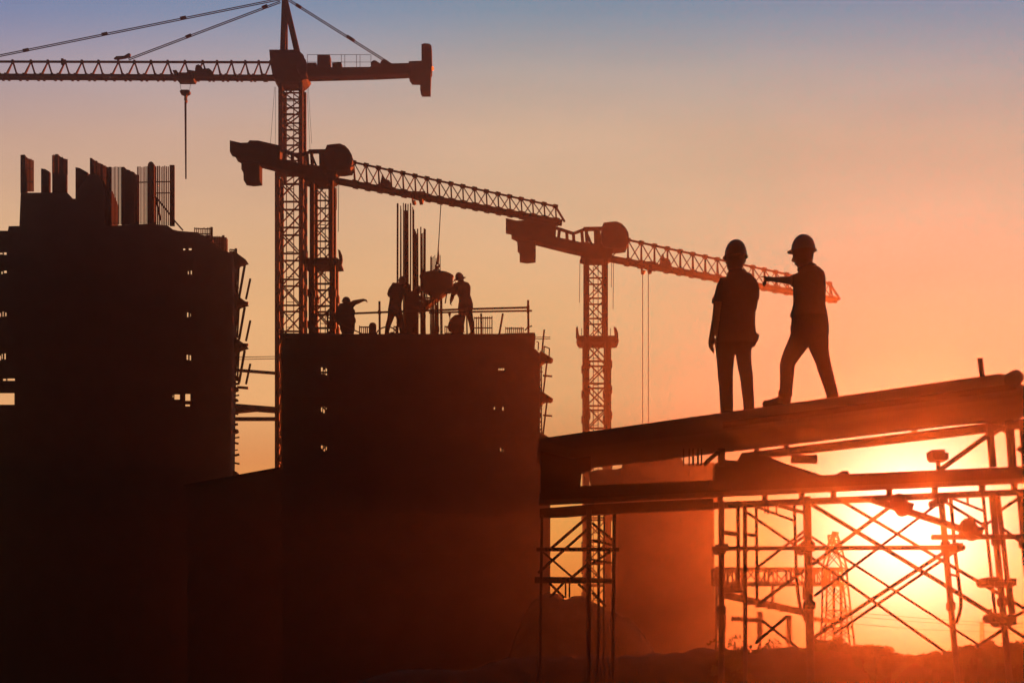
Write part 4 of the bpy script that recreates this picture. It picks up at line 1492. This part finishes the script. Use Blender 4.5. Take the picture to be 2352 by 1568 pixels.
    worker('worker at the left end of the roof stretching one arm out to the right', *o2, dict(foot=(300, zf), neck=480, belt=640, boot=760, lofts=[
        [(318, 490, 30, 26), (308, 505, 62, 36), (300, 540, 72, 46), (302, 590, 66, 46), (310, 640, 62, 45), (312, 680, 60, 44)],
        [(312, 500, 24, 22), (308, 482, 22, 22), (305, 470, 25, 26)],
        [(308, 486, 18, 20), (306, 470, 27, 28), (303, 452, 29, 30), (302, 436, 24, 24)],
        [(332, 460, 4, 5), (337, 470, 5, 5), (332, 474, 4, 4)],
        [(298, 458, 4, 5, -28), (297, 468, 4.5, 5.5, -29), (299, 475, 3, 4, -28)],
        [(345, 500, 26, 26, -10), (378, 474, 20, 20, -14), (420, 464, 16, 16, -16)],
        [(410, 466, 16, 16, -16), (440, 457, 13, 13, -16), (462, 451, 10, 10, -16)],
        [(250, 520, 26, 26, 10), (226, 560, 20, 20, 12), (212, 595, 16, 16, 6)],
        [(213, 590, 16, 16, 6), (212, 615, 13, 13, 0), (222, 640, 11, 11, -6)],
        [(288, 660, 40, 42, -6), (284, 710, 32, 34, -6), (296, 750, 26, 28, -6), (300, zf - 10, 22, 24, -6)],
        [(334, 660, 40, 42, 8), (344, 710, 30, 32, 8), (338, 750, 26, 28, 8), (340, zf - 10, 22, 24, 8)],
        [(294, zf - 10, 18, 18, -6), (318, zf - 8, 18, 18, -6), (338, zf - 7, 13, 17, -6)],
        [(334, zf - 10, 18, 18, 8), (358, zf - 8, 18, 18, 8), (378, zf - 7, 13, 17, 8)],
        [(372, 612, 12, 14, -20), (380, 630, 10, 14, -20), (382, 655, 8, 12, -20)],
    ], hands=[((462, 451, -16), (1, .25, 0), 52, .7, -1), ((222, 640, -6), (.3, 1, 0), 48, .5, 1)]),
        (303, 460, 38, 40, math.radians(4), 2, 6, 'hat', 0, 1.1))


workers()


# ------------------------------------------------------------------ the sloping deck in the foreground
def vt(u):
    return 1003 - .1407 * (u - 1264)


def deck():
    d0, d1 = 14.0, 15.65
    T = thing('scaffold_deck', P(1800, 1000, d0), 'long sloping concrete deck on formwork on which the two men stand', 'deck')
    m = MB()
    us = [1238, 1275, 1320, 1400, 1600, 1800, 2000, 2200, 2300]
    off = lambda u: (47 + (u - 1860) * .023) * min(1.0, .12 + (u - 1238) / 90)
    m.prism([(u, vt(u)) for u in us] + [(2341, 877), (2365, 897), (2440, 915)] + [(2440, vt(2440) + 66), (2300, vt(2300) + off(2300))] + [(u, vt(u) + off(u)) for u in reversed(us[:-1])], d0, d1, d0, d0)
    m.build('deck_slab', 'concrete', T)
    # edge beam on the far side below the slab
    m = MB()
    vs_ = lambda u: 1023 - .1216 * (u - 1816.6)
    ba = lambda u: 1037.5 - .1148 * (u - 1860)
    m.prism([(1705, vs_(1705) + 2.5), (2300, vs_(2300) + 2.5), (2480, vs_(2480) + 2.5), (2480, ba(2480)), (2300, ba(2300)), (1705, ba(1705))], d1 + .02, d1 + .14, d1, d1)
    m.build('edge_beam', 'steel', T)
    for u in (1744, 1812, 2110, 2310, 2420):
        m = MB()
        m.prism([(u - 4, vs_(u) - 14), (u + 5, vs_(u) - 14), (u + 7, vs_(u) + 5), (u - 6, vs_(u) + 5)], d1 + .15, d1 + .2, d1, d1)
        m.build('hanger', 'steel', T)
    # edge kerb timber and lips along the front
    m = MB()
    a, b = P(1660, vt(1660) + 30, d0), P(2330, vt(2330) + 36, d0)
    m.bar(a + Vector((0, -.03, 0)), b + Vector((0, -.03, 0)), .06, .05)
    m.build('edge_waling', 'ply', T)
    # pipe lying across the end of the deck
    m = MB()
    c = P(2323, 872.5, d0)
    m.tube([c + Vector((0, -.12, 0)), c + Vector((.05, 1.5, 0))], 18 * d0 / F, 20)
    single('pipe', m, 'grey', 'thick round pipe lying across the high end of the sloping deck', 'pipe', None, True)
    m = MB()
    m.tube([P(2257, 872, d0 + .3), P(2251, 824, d0 + .3)], 6 * d0 / F, 14)
    m.tube([P(2251, 828, d0 + .3), P(2250.9, 823, d0 + .3)], 6.4 * d0 / F, 14)
    single('pipe_stub', m, 'grey', 'short upright pipe stub standing on the deck at the right', 'pipe', None, True)


deck()


def platform():
    d0, d1 = 14.0, 14.5
    T = thing('scaffold_platform', P(1900, 1110, d0), 'lower working platform under the sloping deck, carried by the scaffold', 'platform')
    tp = lambda u: 1091 - .0449 * (u - 1884)
    m = MB()
    m.prism([(1240, tp(1240) + 12), (1262, tp(1262)), (2440, tp(2440)), (2440, tp(2440) + 27), (1640, tp(1640) + 27), (1240, tp(1240) + 28)], d0, d1, d0, d0)
    m.build('platform_beam', 'ply', T)
    m = MB()
    sl = lambda u: 1133.6 - .0435 * (u - 2007.5) + 2.5
    bo = lambda u: 1149 - .0445 * (u - 2007)
    m.prism([(1640, sl(1640)), (2480, sl(2480)), (2480, bo(2480)), (1640, bo(1640) + .5)], d1 + .04, d1 + .15, d1, d1)
    m.build('ledger_beam', 'steel', T)
    m = MB()
    m.prism([(1240, 1166), (1350, 1157), (1640, 1142), (1640, 1166), (1420, 1176), (1350, 1180), (1300, 1184), (1240, 1186)], d1 + .06, d1 + .17, d1, d1)
    m.build('ledger_beam', 'steel', T)
    for u in (1660, 1764, 1850, 1924, 2054, 2160, 2270, 2345):
        m = MB()
        m.prism([(u - 5, tp(u) + 25), (u + 6, tp(u) + 25), (u + 6, sl(u) + 4), (u - 5, sl(u) + 4)], d1 + .17, d1 + .23, d1, d1)
        m.build('hanger', 'steel', T)
    for u, w in ((1936, 5),):
        m = MB()
        m.prism([(u - 9, tp(u) + 2), (u - 9, tp(u) - 4), (u - 3, tp(u) - 5), (u + 5, tp(u) - 5), (u + 9, tp(u) - 1), (u + 9, tp(u) + 2)], d0 + .1, d0 + .3)
        m.build('clamp', 'steel', T)
    # panels hung between deck and platform at the left
    for (pts, lab) in (([(1236, 1010), (1290, 1016), (1356, 1024), (1356, 1080), (1335, 1086), (1330, 1143), (1296, 1142), (1256, 1144), (1244, 1155), (1242, 1160), (1242, 1018)], 'dark formwork panel hung under the low end of the sloping deck'),
                       ([(1429, 1000), (1560, 990), (1562, 1048), (1570, 1066), (1640, 1062), (1640, 1128), (1360, 1140), (1352, 1084), (1372, 1079), (1414, 1078), (1429, 1074)], 'wide dark formwork panel standing on top of the concrete pier'),
                       ([(1640, 1066), (1660, 1058), (1693, 1060), (1700, 1048), (1740, 1042), (1800, 1066), (1882, 1092), (1882, 1098), (1640, 1108)], 'sloping dark formwork panel above the left end of the scaffold')):
        m = MB()
        dpan = 40.2 if 'pier' in lab else 14.7
        m.prism(pts, dpan, dpan + .15)
        single('formwork_panel', m, 'ply', lab, 'formwork panel', 'formwork panels under the deck')
    m = MB()
    for u, w in ((1570, 3), (1583, 3), (1592, 4), (1603, 4), (1611.5, 3)):
        m.bar(P(u, 1070, 14.6), P(u, 1030, 14.6), w * .0047)
    m.bar(P(1655, 1032, 14.6), P(1618, 1066, 14.6), .05)
    m.bar(P(1657, 1070, 14.6), P(1657, 1030, 14.6), .07)
    single('timber_packing', m, 'ply', 'row of short timber packers between the deck and the panels', 'timber')
    m = MB()
    m.tube([P(1818, 1054, 14.4), P(1874, 1054, 14.4)], 10 * 14.4 / F, 18)
    m.tube([P(1868, 1054, 14.4), P(1875.5, 1054, 14.4)], 10.6 * 14.4 / F, 18)
    single('pipe', m, 'grey', 'short fat pipe lying level under the deck with its round end showing', 'pipe', None, True)
    T2 = thing('screw_jack', P(2155, 1080, 14.2), 'screw jack with a boxy head standing on the platform', 'jack')
    m = MB()
    m.prism([(2134, 1036), (2163, 1035), (2164, 1042.5), (2172, 1042.5), (2172, 1058), (2142, 1058.5), (2136, 1053)], 14.1, 14.3)
    m.build('head', 'steel', T2)
    m = MB()
    m.tube([P(2155.5, 1082, 14.2), P(2154.5, 1056, 14.2)], 5 * 14.2 / F, 12)
    m.build('stem', 'steel', T2)
    U = thing('deck_frame', P(2290, 1075, 14.2), 'braced frame of uprights between the platform and the deck at the far right', 'frame')
    for pts, w in (([(2281, 1072), (2272, 975)], 13), ([(2326, 1078), (2318, 965)], 15), ([(2354, 1078), (2346, 965)], 9)):
        m = MB()
        m.bar(P(*pts[0], 14.3), P(*pts[1], 14.3), w * 14.3 / F)
        m.build('post', 'steel', U)
    for pts, w in (([(2160, 1078), (2272, 997)], 11), ([(2338, 1028), (2400, 1070)], 9), ([(2278, 1000), (2300, 984)], 7), ([(2318, 996), (2300, 984)], 7)):
        m = MB()
        m.bar(P(*pts[0], 14.42), P(*pts[1], 14.42), w * 14.42 / F)
        m.build('brace', 'tube', U)
    # the pier
    T3 = thing('concrete_pier', P(1530, VH + 120, 40.0), 'broad dark concrete pier standing behind the low end of the deck', 'pier')
    m = MB()
    m.prism([(1421, 1150), (1640, 1140), (1641, 1300), (1643, 1500), (1644, VH + 130), (1414, VH + 130), (1417, 1400), (1420, 1250)], 40.0, 42.5, 40.0, 40.0)
    m.build('shaft', 'concrete', T3)
    m = MB()
    m.prism([(1352, 1124), (1652, 1112), (1652, 1150), (1352, 1160)], 39.8, 42.8, 39.8, 39.8)
    m.build('cap', 'concrete', T3)


platform()


# ------------------------------------------------------------------ scaffolds
def tubes(T, name, items, d, mat='tube', taper=False):
    for a, b, w, dd in items:
        m = MB()
        m.tube([P(*a, d + dd), P(*b, d + dd)], w / 2 * d / F, 10)
        m.build(name, mat, T)


def ext(a, b):
    """carry a leaning post from its picture end down to the ground"""
    d = 14.2
    zb = Z(b[1], d)
    za = Z(a[1], d)
    k_ = (0 - za) / (zb - za)
    return (a[0] + (b[0] - a[0]) * k_, a[1] + (b[1] - a[1]) * k_)


def right_scaffold():
    d = 14.2
    T = thing('scaffold_tower', P(1990, VH + EYE * F / d, d), 'large braced tube scaffold under the platform with the sun shining through', 'scaffold')
    posts = [((1657, 1150), (1657, 1497), 14, 0), ((1711, 1150), (1712, 1487), 10, 0), ((1853, 1140), (1861, 1486), 19, 0), ((2161, 1140), (2193, 1489), 14, 0),
             ((2278, 1130), (2311, 1480), 15, 0), ((2345, 1130), (2378, 1500), 20, 0)]
    for a, b, w, dd in posts:
        e_ = ext(a, b)
        m = MB()
        m.tube([P(*a, d + dd), P(*e_, d + dd)], w / 2 * d / F, 12)
        p = m.build('post', 'tube', T)
        if w > 12:
            for k_ in (.32, .72):
                m = MB()
                q_ = P(a[0] + (b[0] - a[0]) * k_, a[1] + (b[1] - a[1]) * k_, d + dd)
                m.lathe(q_ - Vector((0, 0, .05)), [(w * .55 * d / F, 0), (w * .78 * d / F, .02), (w * .78 * d / F, .08), (w * .55 * d / F, .1)], 12)
                m.build('coupler', 'steel', p)
    for a, b, w in (((1695, 1150), (1696, 1350), 9), ((1737, 1150), (1739, 1382), 7), ((1824, 1150), (1830, 1340), 7.5), ((2258, 1140), (2287, 1420), 8), ((2291, 1130), (2323, 1412), 12)):
        m = MB()
        m.tube([P(*a, d + .5), P(*b, d + .5)], w / 2 * d / F, 10)
        m.build('standard', 'tube', T)
    m = MB()
    m.tube([P(u, v, d + .5) for u, v in ((1830, 1335), (1834, 1370), (1838, 1392), (1850, 1422), (1862, 1440))], 4.2 * d / F, 10)
    m.build('standard', 'tube', T)
    m = MB()      # the bent pipe beside the fourth post
    m.tube([P(u, v, d + .2) for u, v in ((2183.5, 1142), (2193, 1260), (2203, 1345), (2207, 1368), (2207, 1390), (2203, 1412), (2196, 1430))], 4.4 * d / F, 10)
    m.build('bent_pipe', 'tube', T, True)
    led = [((1636, 1259), (1850, 1258), 9.5, -.12), ((1850, 1258), (2216, 1256.5), 10.5, -.12), ((2140, 1233), (2400, 1231), 12, -.2), ((1660, 1222), (1692, 1226), 11, .3), ((1714, 1226), (1738, 1230), 8, .3), ((2205, 1228), (2240, 1226), 20, -.1)]
    tubes(T, 'ledger', led, d)
    br = [((1863, 1157), (2175, 1346), 9.5, -.07), ((2175, 1346), (2308, 1428), 10, -.09), ((1935, 1151), (2160, 1284), 7.5, .12), ((2160, 1284), (2352, 1396), 8, .14),
          ((2054, 1156), (1864, 1297), 9, .08), ((1864, 1297), (1742, 1386), 8, .22), ((2158, 1153), (1870, 1368), 6.5, .3), ((2170, 1267), (1868, 1464), 9, .18),
          ((2193, 1266), (1914, 1456), 7, .26), ((1864, 1232), (2176, 1434), 6, .36), ((2176, 1434), (2264, 1490), 6, .36), ((1864, 1280), (2180, 1503), 7, .42),
          ((1714, 1175), (1826, 1252), 6.5, .34), ((1738, 1163), (1826, 1196), 6, .27), ((1788, 1160), (1852, 1178), 9, .24), ((1846, 1220), (1740, 1302), 6.5, .4),
          ((1750, 1424), (1836, 1490), 6.5, .3), ((1808, 1414), (1735, 1476), 7.5, .34),
          ((2168, 1150), (2260, 1206), 7, .2), ((2186, 1143), (2262, 1174), 6, .22), ((2300, 1170), (2345, 1140), 8, .1), ((2240, 1222), (2276, 1196), 6, .28), ((2246, 1222), (2262, 1212), 5, .3),
          ((2296, 1208), (2352, 1250), 7, .16), ((2300, 1430), (2375, 1392), 7.5, .12), ((2312, 1436), (2370, 1474), 8, .16), ((2242, 1486), (2302, 1446), 9, .13), ((2172, 1316), (2200, 1322), 6, .3),
          ((1821, 1249), (1848, 1231), 7, .45), ((1830, 1256), (1850, 1240), 4, .5)]
    tubes(T, 'brace', br, d)
    for pts, w in (([(1757, 1160), (1757, 1178)], 4), ([(1764, 1160), (1764, 1180)], 5), ([(1783, 1158), (1784, 1182)], 4.5), ([(2222, 1140), (2223, 1158)], 6)):
        m = MB()
        m.tube([P(*pts[0], d + .27), P(*pts[1], d + .27)], w / 2 * d / F, 8)
        m.build('hanger', 'tube', T)
    for u, v, s_ in ((2275, 1335, 1.2), (2316, 1338, 1.1), (2310, 1425, 1.5), (2290, 1418, 1.2), (2161, 1150, 1), (1853, 1258, 1.3), (1657, 1259, 1.1), (2193, 1258, 1.2)):
        p = P(u, v, d)
        m = MB()
        m.tube([(p.x, d - .09, p.z), (p.x, d + .3, p.z)], .045 * s_, 8)
        m.bar((p.x - .06 * s_, d - .02, p.z), (p.x + .06 * s_, d - .02, p.z + .01), .07 * s_)
        m.build('coupler', 'steel', T)
    for u, v, dd in ((1696, 1259, .5), (1712, 1259, 0), (1738, 1259, .5), (1826, 1258, .5), (2262, 1205, .45), (2296, 1235, .4), (2272, 1405, .4)):
        m = MB()
        p = P(u, v, d + dd)
        m.tube([p + Vector((-.025, -.03, .01)), p + Vector((.025, .03, -.01))], .026, 8)
        m.bar(p + Vector((0, -.05, -.03)), p + Vector((0, -.05, .035)), .02)
        m.build('coupler', 'steel', T)
    # a lighter beam lying slantwise through the scaffold
    B = thing('raking_beam', P(2120, 1190, d - .3), 'thick raking beam with clamped ends lying slantwise through the scaffold near the sun', 'beam')
    m = MB()
    m.bar(P(2000, 1146, d - .28), P(2232, 1222, d - .28), 13 * d / F)
    m.build('beam', 'steel', B)
    for c in ((2068, 1160), (2228, 1216)):
        m = MB()
        p = P(*c, d - .28)
        m.tube([p + Vector((-.05, -.06, .05)), p + Vector((.06, .08, -.04))], .085, 12)
        m.bar(p + Vector((-.1, 0, .03)), p + Vector((.12, 0, -.035)), .1)
        m.build('clamp', 'steel', B)
    m = MB()
    p = P(2290, 1338, d - .1)
    m.tube([P(2318, 1338, d - .1), P(2319, 1360, d - .1), P(2322, 1385, d - .1), P(2326, 1410, d - .1)], [.035, .033, .04, .03], 10)
    m.tube([P(2284, 1340, d - .1), P(2326, 1339, d - .1)], .028, 10)
    single('hanging_jack', m, 'steel', 'dark jack hanging on the scaffold post at the right edge', 'jack', None, True)


right_scaffold()


def left_scaffold():
    d = 14.2
    T = thing('scaffold_tower', P(1300, VH + EYE * F / d, d), 'narrow braced scaffold left of the pier under the low end of the deck', 'scaffold')
    for a, b, w, dd in (((1245, 1180), (1241, 1480), 6.5, 0), ((1353, 1170), (1352, 1480), 12, 0), ((1376, 1172), (1374, 1480), 7, .5), ((1411, 1168), (1408, 1480), 9, .45), ((1388, 1172), (1386, 1480), 4, .6)):
        e_ = ext(a, b)
        m = MB()
        m.tube([P(*a, d + dd), P(*e_, d + dd)], w / 2 * d / F, 10)
        m.build('post', 'tube', T)
    tubes(T, 'ledger', [((1232, 1261), (1422, 1261), 9, -.1), ((1228, 1331), (1352, 1332), 15, .3), ((1352, 1332), (1410, 1334), 12, .3)], d)
    tubes(T, 'brace', [((1350, 1186), (1262, 1262), 7, .1), ((1357, 1208), (1236, 1315), 6.5, .16), ((1247, 1267), (1316, 1326), 5, .2), ((1348, 1296), (1308, 1330), 7, .24), ((1262, 1338), (1296, 1372), 6, .2), ((1294, 1338), (1262, 1372), 6, .26),
                       ((1328, 1340), (1352, 1360), 6, .22), ((1360, 1200), (1408, 1240), 6, .5), ((1408, 1262), (1356, 1296), 6, .5), ((1362, 1240), (1410, 1252), 6, .55), ((1358, 1284), (1408, 1292), 5, .55), ((1360, 1360), (1392, 1392), 6, .5)], d)
    for u in (1299, 1308):
        m = MB()
        m.tube([P(u, 1336, d + .4), P(u, 1372, d + .4)], 2 * d / F, 8)
        m.build('standard', 'tube', T)


left_scaffold()


# ------------------------------------------------------------------ substation beyond the scaffold
def substation():
    d = 26.0
    q_ = d / 62.0
    MB.K = q_ * .8
    G = thing('lattice_gantry', P(1790, VH + 150, d), 'horizontal lattice gantry of a substation seen through the left bay of the scaffold', 'gantry')
    m = MB()
    w = .4
    u0, u1 = 1643, 1948
    for v, th in ((1304, .1), (1308.5, .06), (1341, .1), (1337, .06)):
        for yy in (0, w):
            m.bar(P(u0, v, d) + Vector((0, yy, 0)), P(u1, v, d) + Vector((0, yy, 0)), th)
    us = [1643, 1652, 1671, 1690, 1712, 1743, 1765, 1785, 1816, 1842, 1870, 1888, 1905, 1925, 1946]
    for i, (a, b) in enumerate(zip(us, us[1:])):
        for yy in (0, w):
            m.bar(P(a, 1341, d) + Vector((0, yy, 0)), P(a, 1304, d) + Vector((0, yy, 0)), .08 if i % 2 else .13)
            if (i + (yy > 0)) % 2:
                m.bar(P(a, 1341, d) + Vector((0, yy, 0)), P(b, 1304, d) + Vector((0, yy, 0)), .07)
            else:
                m.bar(P(a, 1304, d) + Vector((0, yy, 0)), P(b, 1341, d) + Vector((0, yy, 0)), .07)
    m.build('beam', 'grey', G)
    m = MB()
    for ua, ub in ((1646, 1644), (1654, 1658)):
        m.bar(P(ua, 1300, d), P(ub, VH + 150, d), .14)
    m.bar(P(1646, 1400, d), P(1656, 1460, d), .06)
    m.bar(P(1654, 1400, d), P(1645, 1460, d), .06)
    m.build('column', 'grey', G)
    T = thing('lattice_tower', P(1925, VH + 150, d + .5), 'pointed lattice tower of the substation seen through the scaffold', 'lattice tower')
    m = MB()
    # four legs: wide base, straight shaft, pointed head
    dd = d + .15
    levels = [(VH + 150, 1886, 1970), (1490, 1893, 1964), (1440, 1896, 1958), (1400, 1898, 1954), (1342, 1899, 1947), (1304, 1898, 1945), (1262, 1908, 1934), (1240, 1914, 1928), (1224, 1912, 1922)]
    dep = .36
    for (va, la, ra), (vb, lb, rb) in zip(levels, levels[1:]):
        for yy in (0, dep):
            o_ = Vector((0, yy, 0))
            m.bar(P(la, va, dd) + o_, P(lb, vb, dd) + o_, .1)
            m.bar(P(ra, va, dd) + o_, P(rb, vb, dd) + o_, .1)
            m.bar(P(la, va, dd) + o_, P(rb, vb, dd) + o_, .055)
            m.bar(P(ra, va, dd) + o_, P(lb, vb, dd) + o_, .055)
            m.bar(P(lb, vb, dd) + o_, P(rb, vb, dd) + o_, .06)
            mu, mv = (la + lb) / 2, (va + vb) / 2
            m.bar(P(mu, mv, dd) + o_, P((lb + rb) / 2, vb, dd) + o_, .045)
            m.bar(P((ra + rb) / 2, mv, dd) + o_, P((lb + rb) / 2, vb, dd) + o_, .045)
    for u in (1915, 1932):
        m.bar(P(u, 1500, dd + .18), P(u, 1345, dd + .18), .14)
    m.build('frame', 'grey', T)
    m = MB()
    m.bar(P(1911, 1222, dd + .15), P(1926, 1224, dd + .15), .14)
    for a, b in ((1912, 1907), (1917, 1916), (1922, 1928)):
        m.bar(P(a, 1224, dd + .15), P(b, 1250, dd + .15), .08)
    m.build('cap', 'grey', T)
    # busbar and insulators
    Bb = thing('busbar', P(1740, 1400, d - .5), 'thick slanting busbar beam resting on the insulators behind the scaffold', 'busbar')
    m = MB()
    m.bar(P(1650, 1362.5, d - .5), P(1868, 1410, d - .5), .38, .3)
    m.build('beam', 'grey', Bb)
    m = MB()
    for u, v in ((1724, 1382), (1745, 1388), (1772, 1392), (1800, 1398)):
        m.box(X(u, d - .5) - .08, X(u, d - .5) + .08, d - .56, d - .44, Z(v, d - .5) - .05, Z(v, d - .5) + .06)
    m.build('clamp', 'steel', Bb)
    m = MB()
    m.prism([(1650, 1345), (1690, 1346), (1702, 1342), (1702, 1360), (1672, 1361), (1650, 1362)], d - .8, d - .45)
    single('transformer_box', m, 'grey', 'dark boxy switchgear head behind the left posts of the scaffold', 'switchgear')

    def insulator(u, v0, v1, r, label, dd=d - .5):
        r *= q_
        m = MB()
        z0, z1 = Z(v1, dd), Z(v0, dd)
        n = max(5, int((z1 - z0) / (.085 * q_)))
        prof = [(r * .6, 0)]
        for i in range(n):
            z = (z1 - z0) * (i + .1) / n
            s_ = (z1 - z0) / n
            prof += [(r * .62, z), (r * 1.15, z + s_ * .45), (r * .62, z + s_ * .8)]
        prof.append((r * .6, z1 - z0))
        m.lathe(Vector((X(u, dd), dd, z0)), prof, 14)
        if v1 > 1440:
            m.bar((X(u, dd), dd, 0), (X(u, dd), dd, z0), r * 2.0)
        single('insulator', m, 'ceramic', label, 'insulator', 'ribbed insulators of the substation', True)
    insulator(1745.5, 1404, 1468, .16, 'left one of the two tall ribbed post insulators under the busbar')
    insulator(1812, 1412, 1478, .16, 'right one of the two tall ribbed post insulators under the busbar')
    insulator(1664, 1410, 1446, .1, 'half hidden ribbed insulator behind the first post of the scaffold')
    insulator(1774.5, 1343, 1386, .085, 'slender insulator string hanging from the middle of the gantry')
    insulator(1846, 1346, 1376, .085, 'slender insulator string hanging beside the thickest scaffold post')
    insulator(1703, 1343, 1368, .085, 'short insulator string hanging behind the second scaffold post')
    # strings lying nearly level
    for (ua, va, ub, vb, lab) in ((1680, 1420, 1748, 1424, 'level insulator string left of the first post insulator'), (1866, 1420, 1925, 1428, 'level insulator string in front of the lattice tower')):
        m = MB()
        a, b = P(ua, va, d - .65), P(ub, vb, d - .65)
        n = 30
        m.tube([a.lerp(b, i / n) for i in range(n + 1)], [.1 + .1 * (i % 3 == 1) for i in range(n + 1)], 10)
        single('insulator_string', m, 'ceramic', lab, 'insulator', 'ribbed insulators of the substation', True)
    # wires to the far pylon
    Pn = thing('pylon', P(2259, VH + 90, 48), 'tiny distant pylon on the skyline carrying the power lines', 'pylon')
    m = MB()
    dp = 48.0
    zb = VH + EYE * F / dp
    for a, b in (((2250, zb), (2253, 1428)), ((2268, zb), (2257, 1428))):
        m.bar(P(*a, dp), P(*b, dp), .15)
    for v in (1440, 1455, 1470):
        m.bar(P(2252, v, dp), P(2259 + (v - 1440) * .12, v + 6, dp), .09)
        m.bar(P(2258 + (v - 1440) * .15, v, dp), P(2251, v + 8, dp), .09)
    m.bar(P(2249, 1429, dp), P(2262, 1429, dp), .15)
    m.build('frame', 'grey', Pn)
    for i, (v0, v1, v2, lab) in enumerate(((1399, 1424, 1432, 'upper power line'), (1408, 1431, 1441, 'middle power line'), (1425, 1445, 1460, 'lowest power line'))):
        m = MB()
        pts = [P(1895, v0, 26.3), P(2000, v0 + 10, 33), P(2120, v0 + 20, 43), P(2255, v1 + 4, 47.8), P(2480, v2 + 4, 50)]
        m.tube(pts, [.025, .028, .03, .034, .035], 6)
        single('power_line', m, 'rope', lab + ' sagging from the lattice tower to the far pylon', 'power line', 'power lines')
    MB.K = 1.0


substation()


# ------------------------------------------------------------------ shrubs on the mounds
def shrub(u, vtop, d, w, label, seed, sparse=False):
    rnd = random.Random(seed)
    base = Vector((X(u, d), d, 0))
    top = Z(vtop, d)
    h = w * 1.1
    zb = top - h
    T = thing('shrub', Vector((base.x, d, max(-.3, zb - .3))), label, 'shrub', 'shrubs along the mounds')
    m = MB()
    n = 260 if sparse else 900
    cl = [(rnd.uniform(-.55, .55) * w, rnd.uniform(-.4, .4) * w, zb + h * rnd.uniform(.1, .8), rnd.uniform(.18, .36) * w) for _ in range(7)]
    cl[0] = (rnd.uniform(-.1, .1) * w, 0, top - .25 * w, .24 * w)
    for i in range(n):
        cx, cy, cz, r = cl[i % 7]
        v = Vector((rnd.gauss(0, 1), rnd.gauss(0, 1), rnd.gauss(0, 1))).normalized() * r * rnd.uniform(.5, 1.05)
        c = Vector((base.x + cx, d + cy, cz)) + v
        a = Vector((rnd.uniform(-1, 1), rnd.uniform(-1, 1), rnd.uniform(-1, 1))).normalized()
        b = a.cross(Vector((rnd.uniform(-1, 1), rnd.uniform(-1, 1), .3))).normalized()
        s_ = rnd.uniform(.022, .045) * (1 if sparse else 1.6)
        m.add([c - a * s_, c + b * s_ * .5, c + a * s_, c - b * s_ * .5], [(0, 1, 2, 3)])
    m.build('foliage', 'leaf', T)
    m = MB()
    for cx, cy, cz, r in cl:
        m.tube([(base.x + cx * .1, d + cy * .1, max(-.3, zb - .3)), (base.x + cx * .6, d + cy * .6, (zb + cz) / 2), (base.x + cx, d + cy, cz)], [.03, .022, .012], 6)
    m.build('stem', 'bark', T)


SH = [(1662, 1488, 46, .9, 'shrub at the foot of the pier'), (1700, 1487, 47, .8, 'shrub behind the second scaffold post'), (1745, 1490, 47, .8, 'shrub at the foot of the left post insulator'),
      (1790, 1489, 47, .8, 'shrub between the two post insulators'), (1835, 1488, 47, .8, 'shrub left of the thickest scaffold post'), (1884, 1470, 47, 1.0, 'largest shrub right of the thickest scaffold post'),
      (1922, 1476, 47, .9, 'bushy shrub below the lattice tower'), (1955, 1484, 47, .7, 'shrub at the right leg of the lattice tower'), (1980, 1484, 46, .55, 'small shrub just right of the lattice tower'),
      (1998, 1480, 45.5, .7, 'pointed shrub on the slope right of the lattice tower'), (2018, 1487, 45, .7, 'rounded shrub at the edge of the dip between the mounds'), (2032, 1500, 44, .6, 'lower shrub on the left side of the dip'),
      (2062, 1505, 46, .4, 'tiny round shrub at the bottom of the dip'), (2084, 1505, 46, .4, 'second tiny round shrub in the dip'), (2106, 1510, 46, .35, 'lowest tuft in the middle of the dip'),
      (2128, 1505, 44, .4, 'small shrub where the right mound begins'), (2150, 1497, 43, .5, 'shrub left of the leaning scaffold post'), (2205, 1487, 42.5, .5, 'shrub right of the leaning scaffold post'),
      (2236, 1484, 42, .45, 'shrub on the left shoulder of the right mound'), (2275, 1474, 42, .5, 'shrub on top of the right mound'), (2335, 1474, 42, .6, 'shrub at the far right edge of the right mound')]
for i, (u, v, d, w, lab) in enumerate(SH):
    shrub(u, v, d * .415, w * .5, lab, 100 + i)
shrub(1690, 1452, 22, .6, 'airy half bare shrub behind the left posts of the scaffold', 300, True)
shrub(1770, 1462, 22, .6, 'airy shrub between and behind the post insulators', 301, True)

# ------------------------------------------------------------------ haze
hm = bpy.data.materials.new('haze')
hm.use_nodes = True
ht = hm.node_tree
ht.nodes.remove(ht.nodes['Principled BSDF'])
pv = nd(ht, 'ShaderNodeVolumePrincipled')
ht.links.new(pv.outputs[0], ht.nodes['Material Output'].inputs['Volume'])
pv.inputs['Color'].default_value = (.95, .86, .78, 1)
pv.inputs['Density'].default_value = 0.00106
pv.inputs['Anisotropy'].default_value = 0.92
M['haze'] = hm
hb = MB()
hb.box(-45.5, 45.5, -13.5, 73.5, -1.6, 35.0)
tag(hb.build('haze', 'haze'), None, None, None, 'stuff')
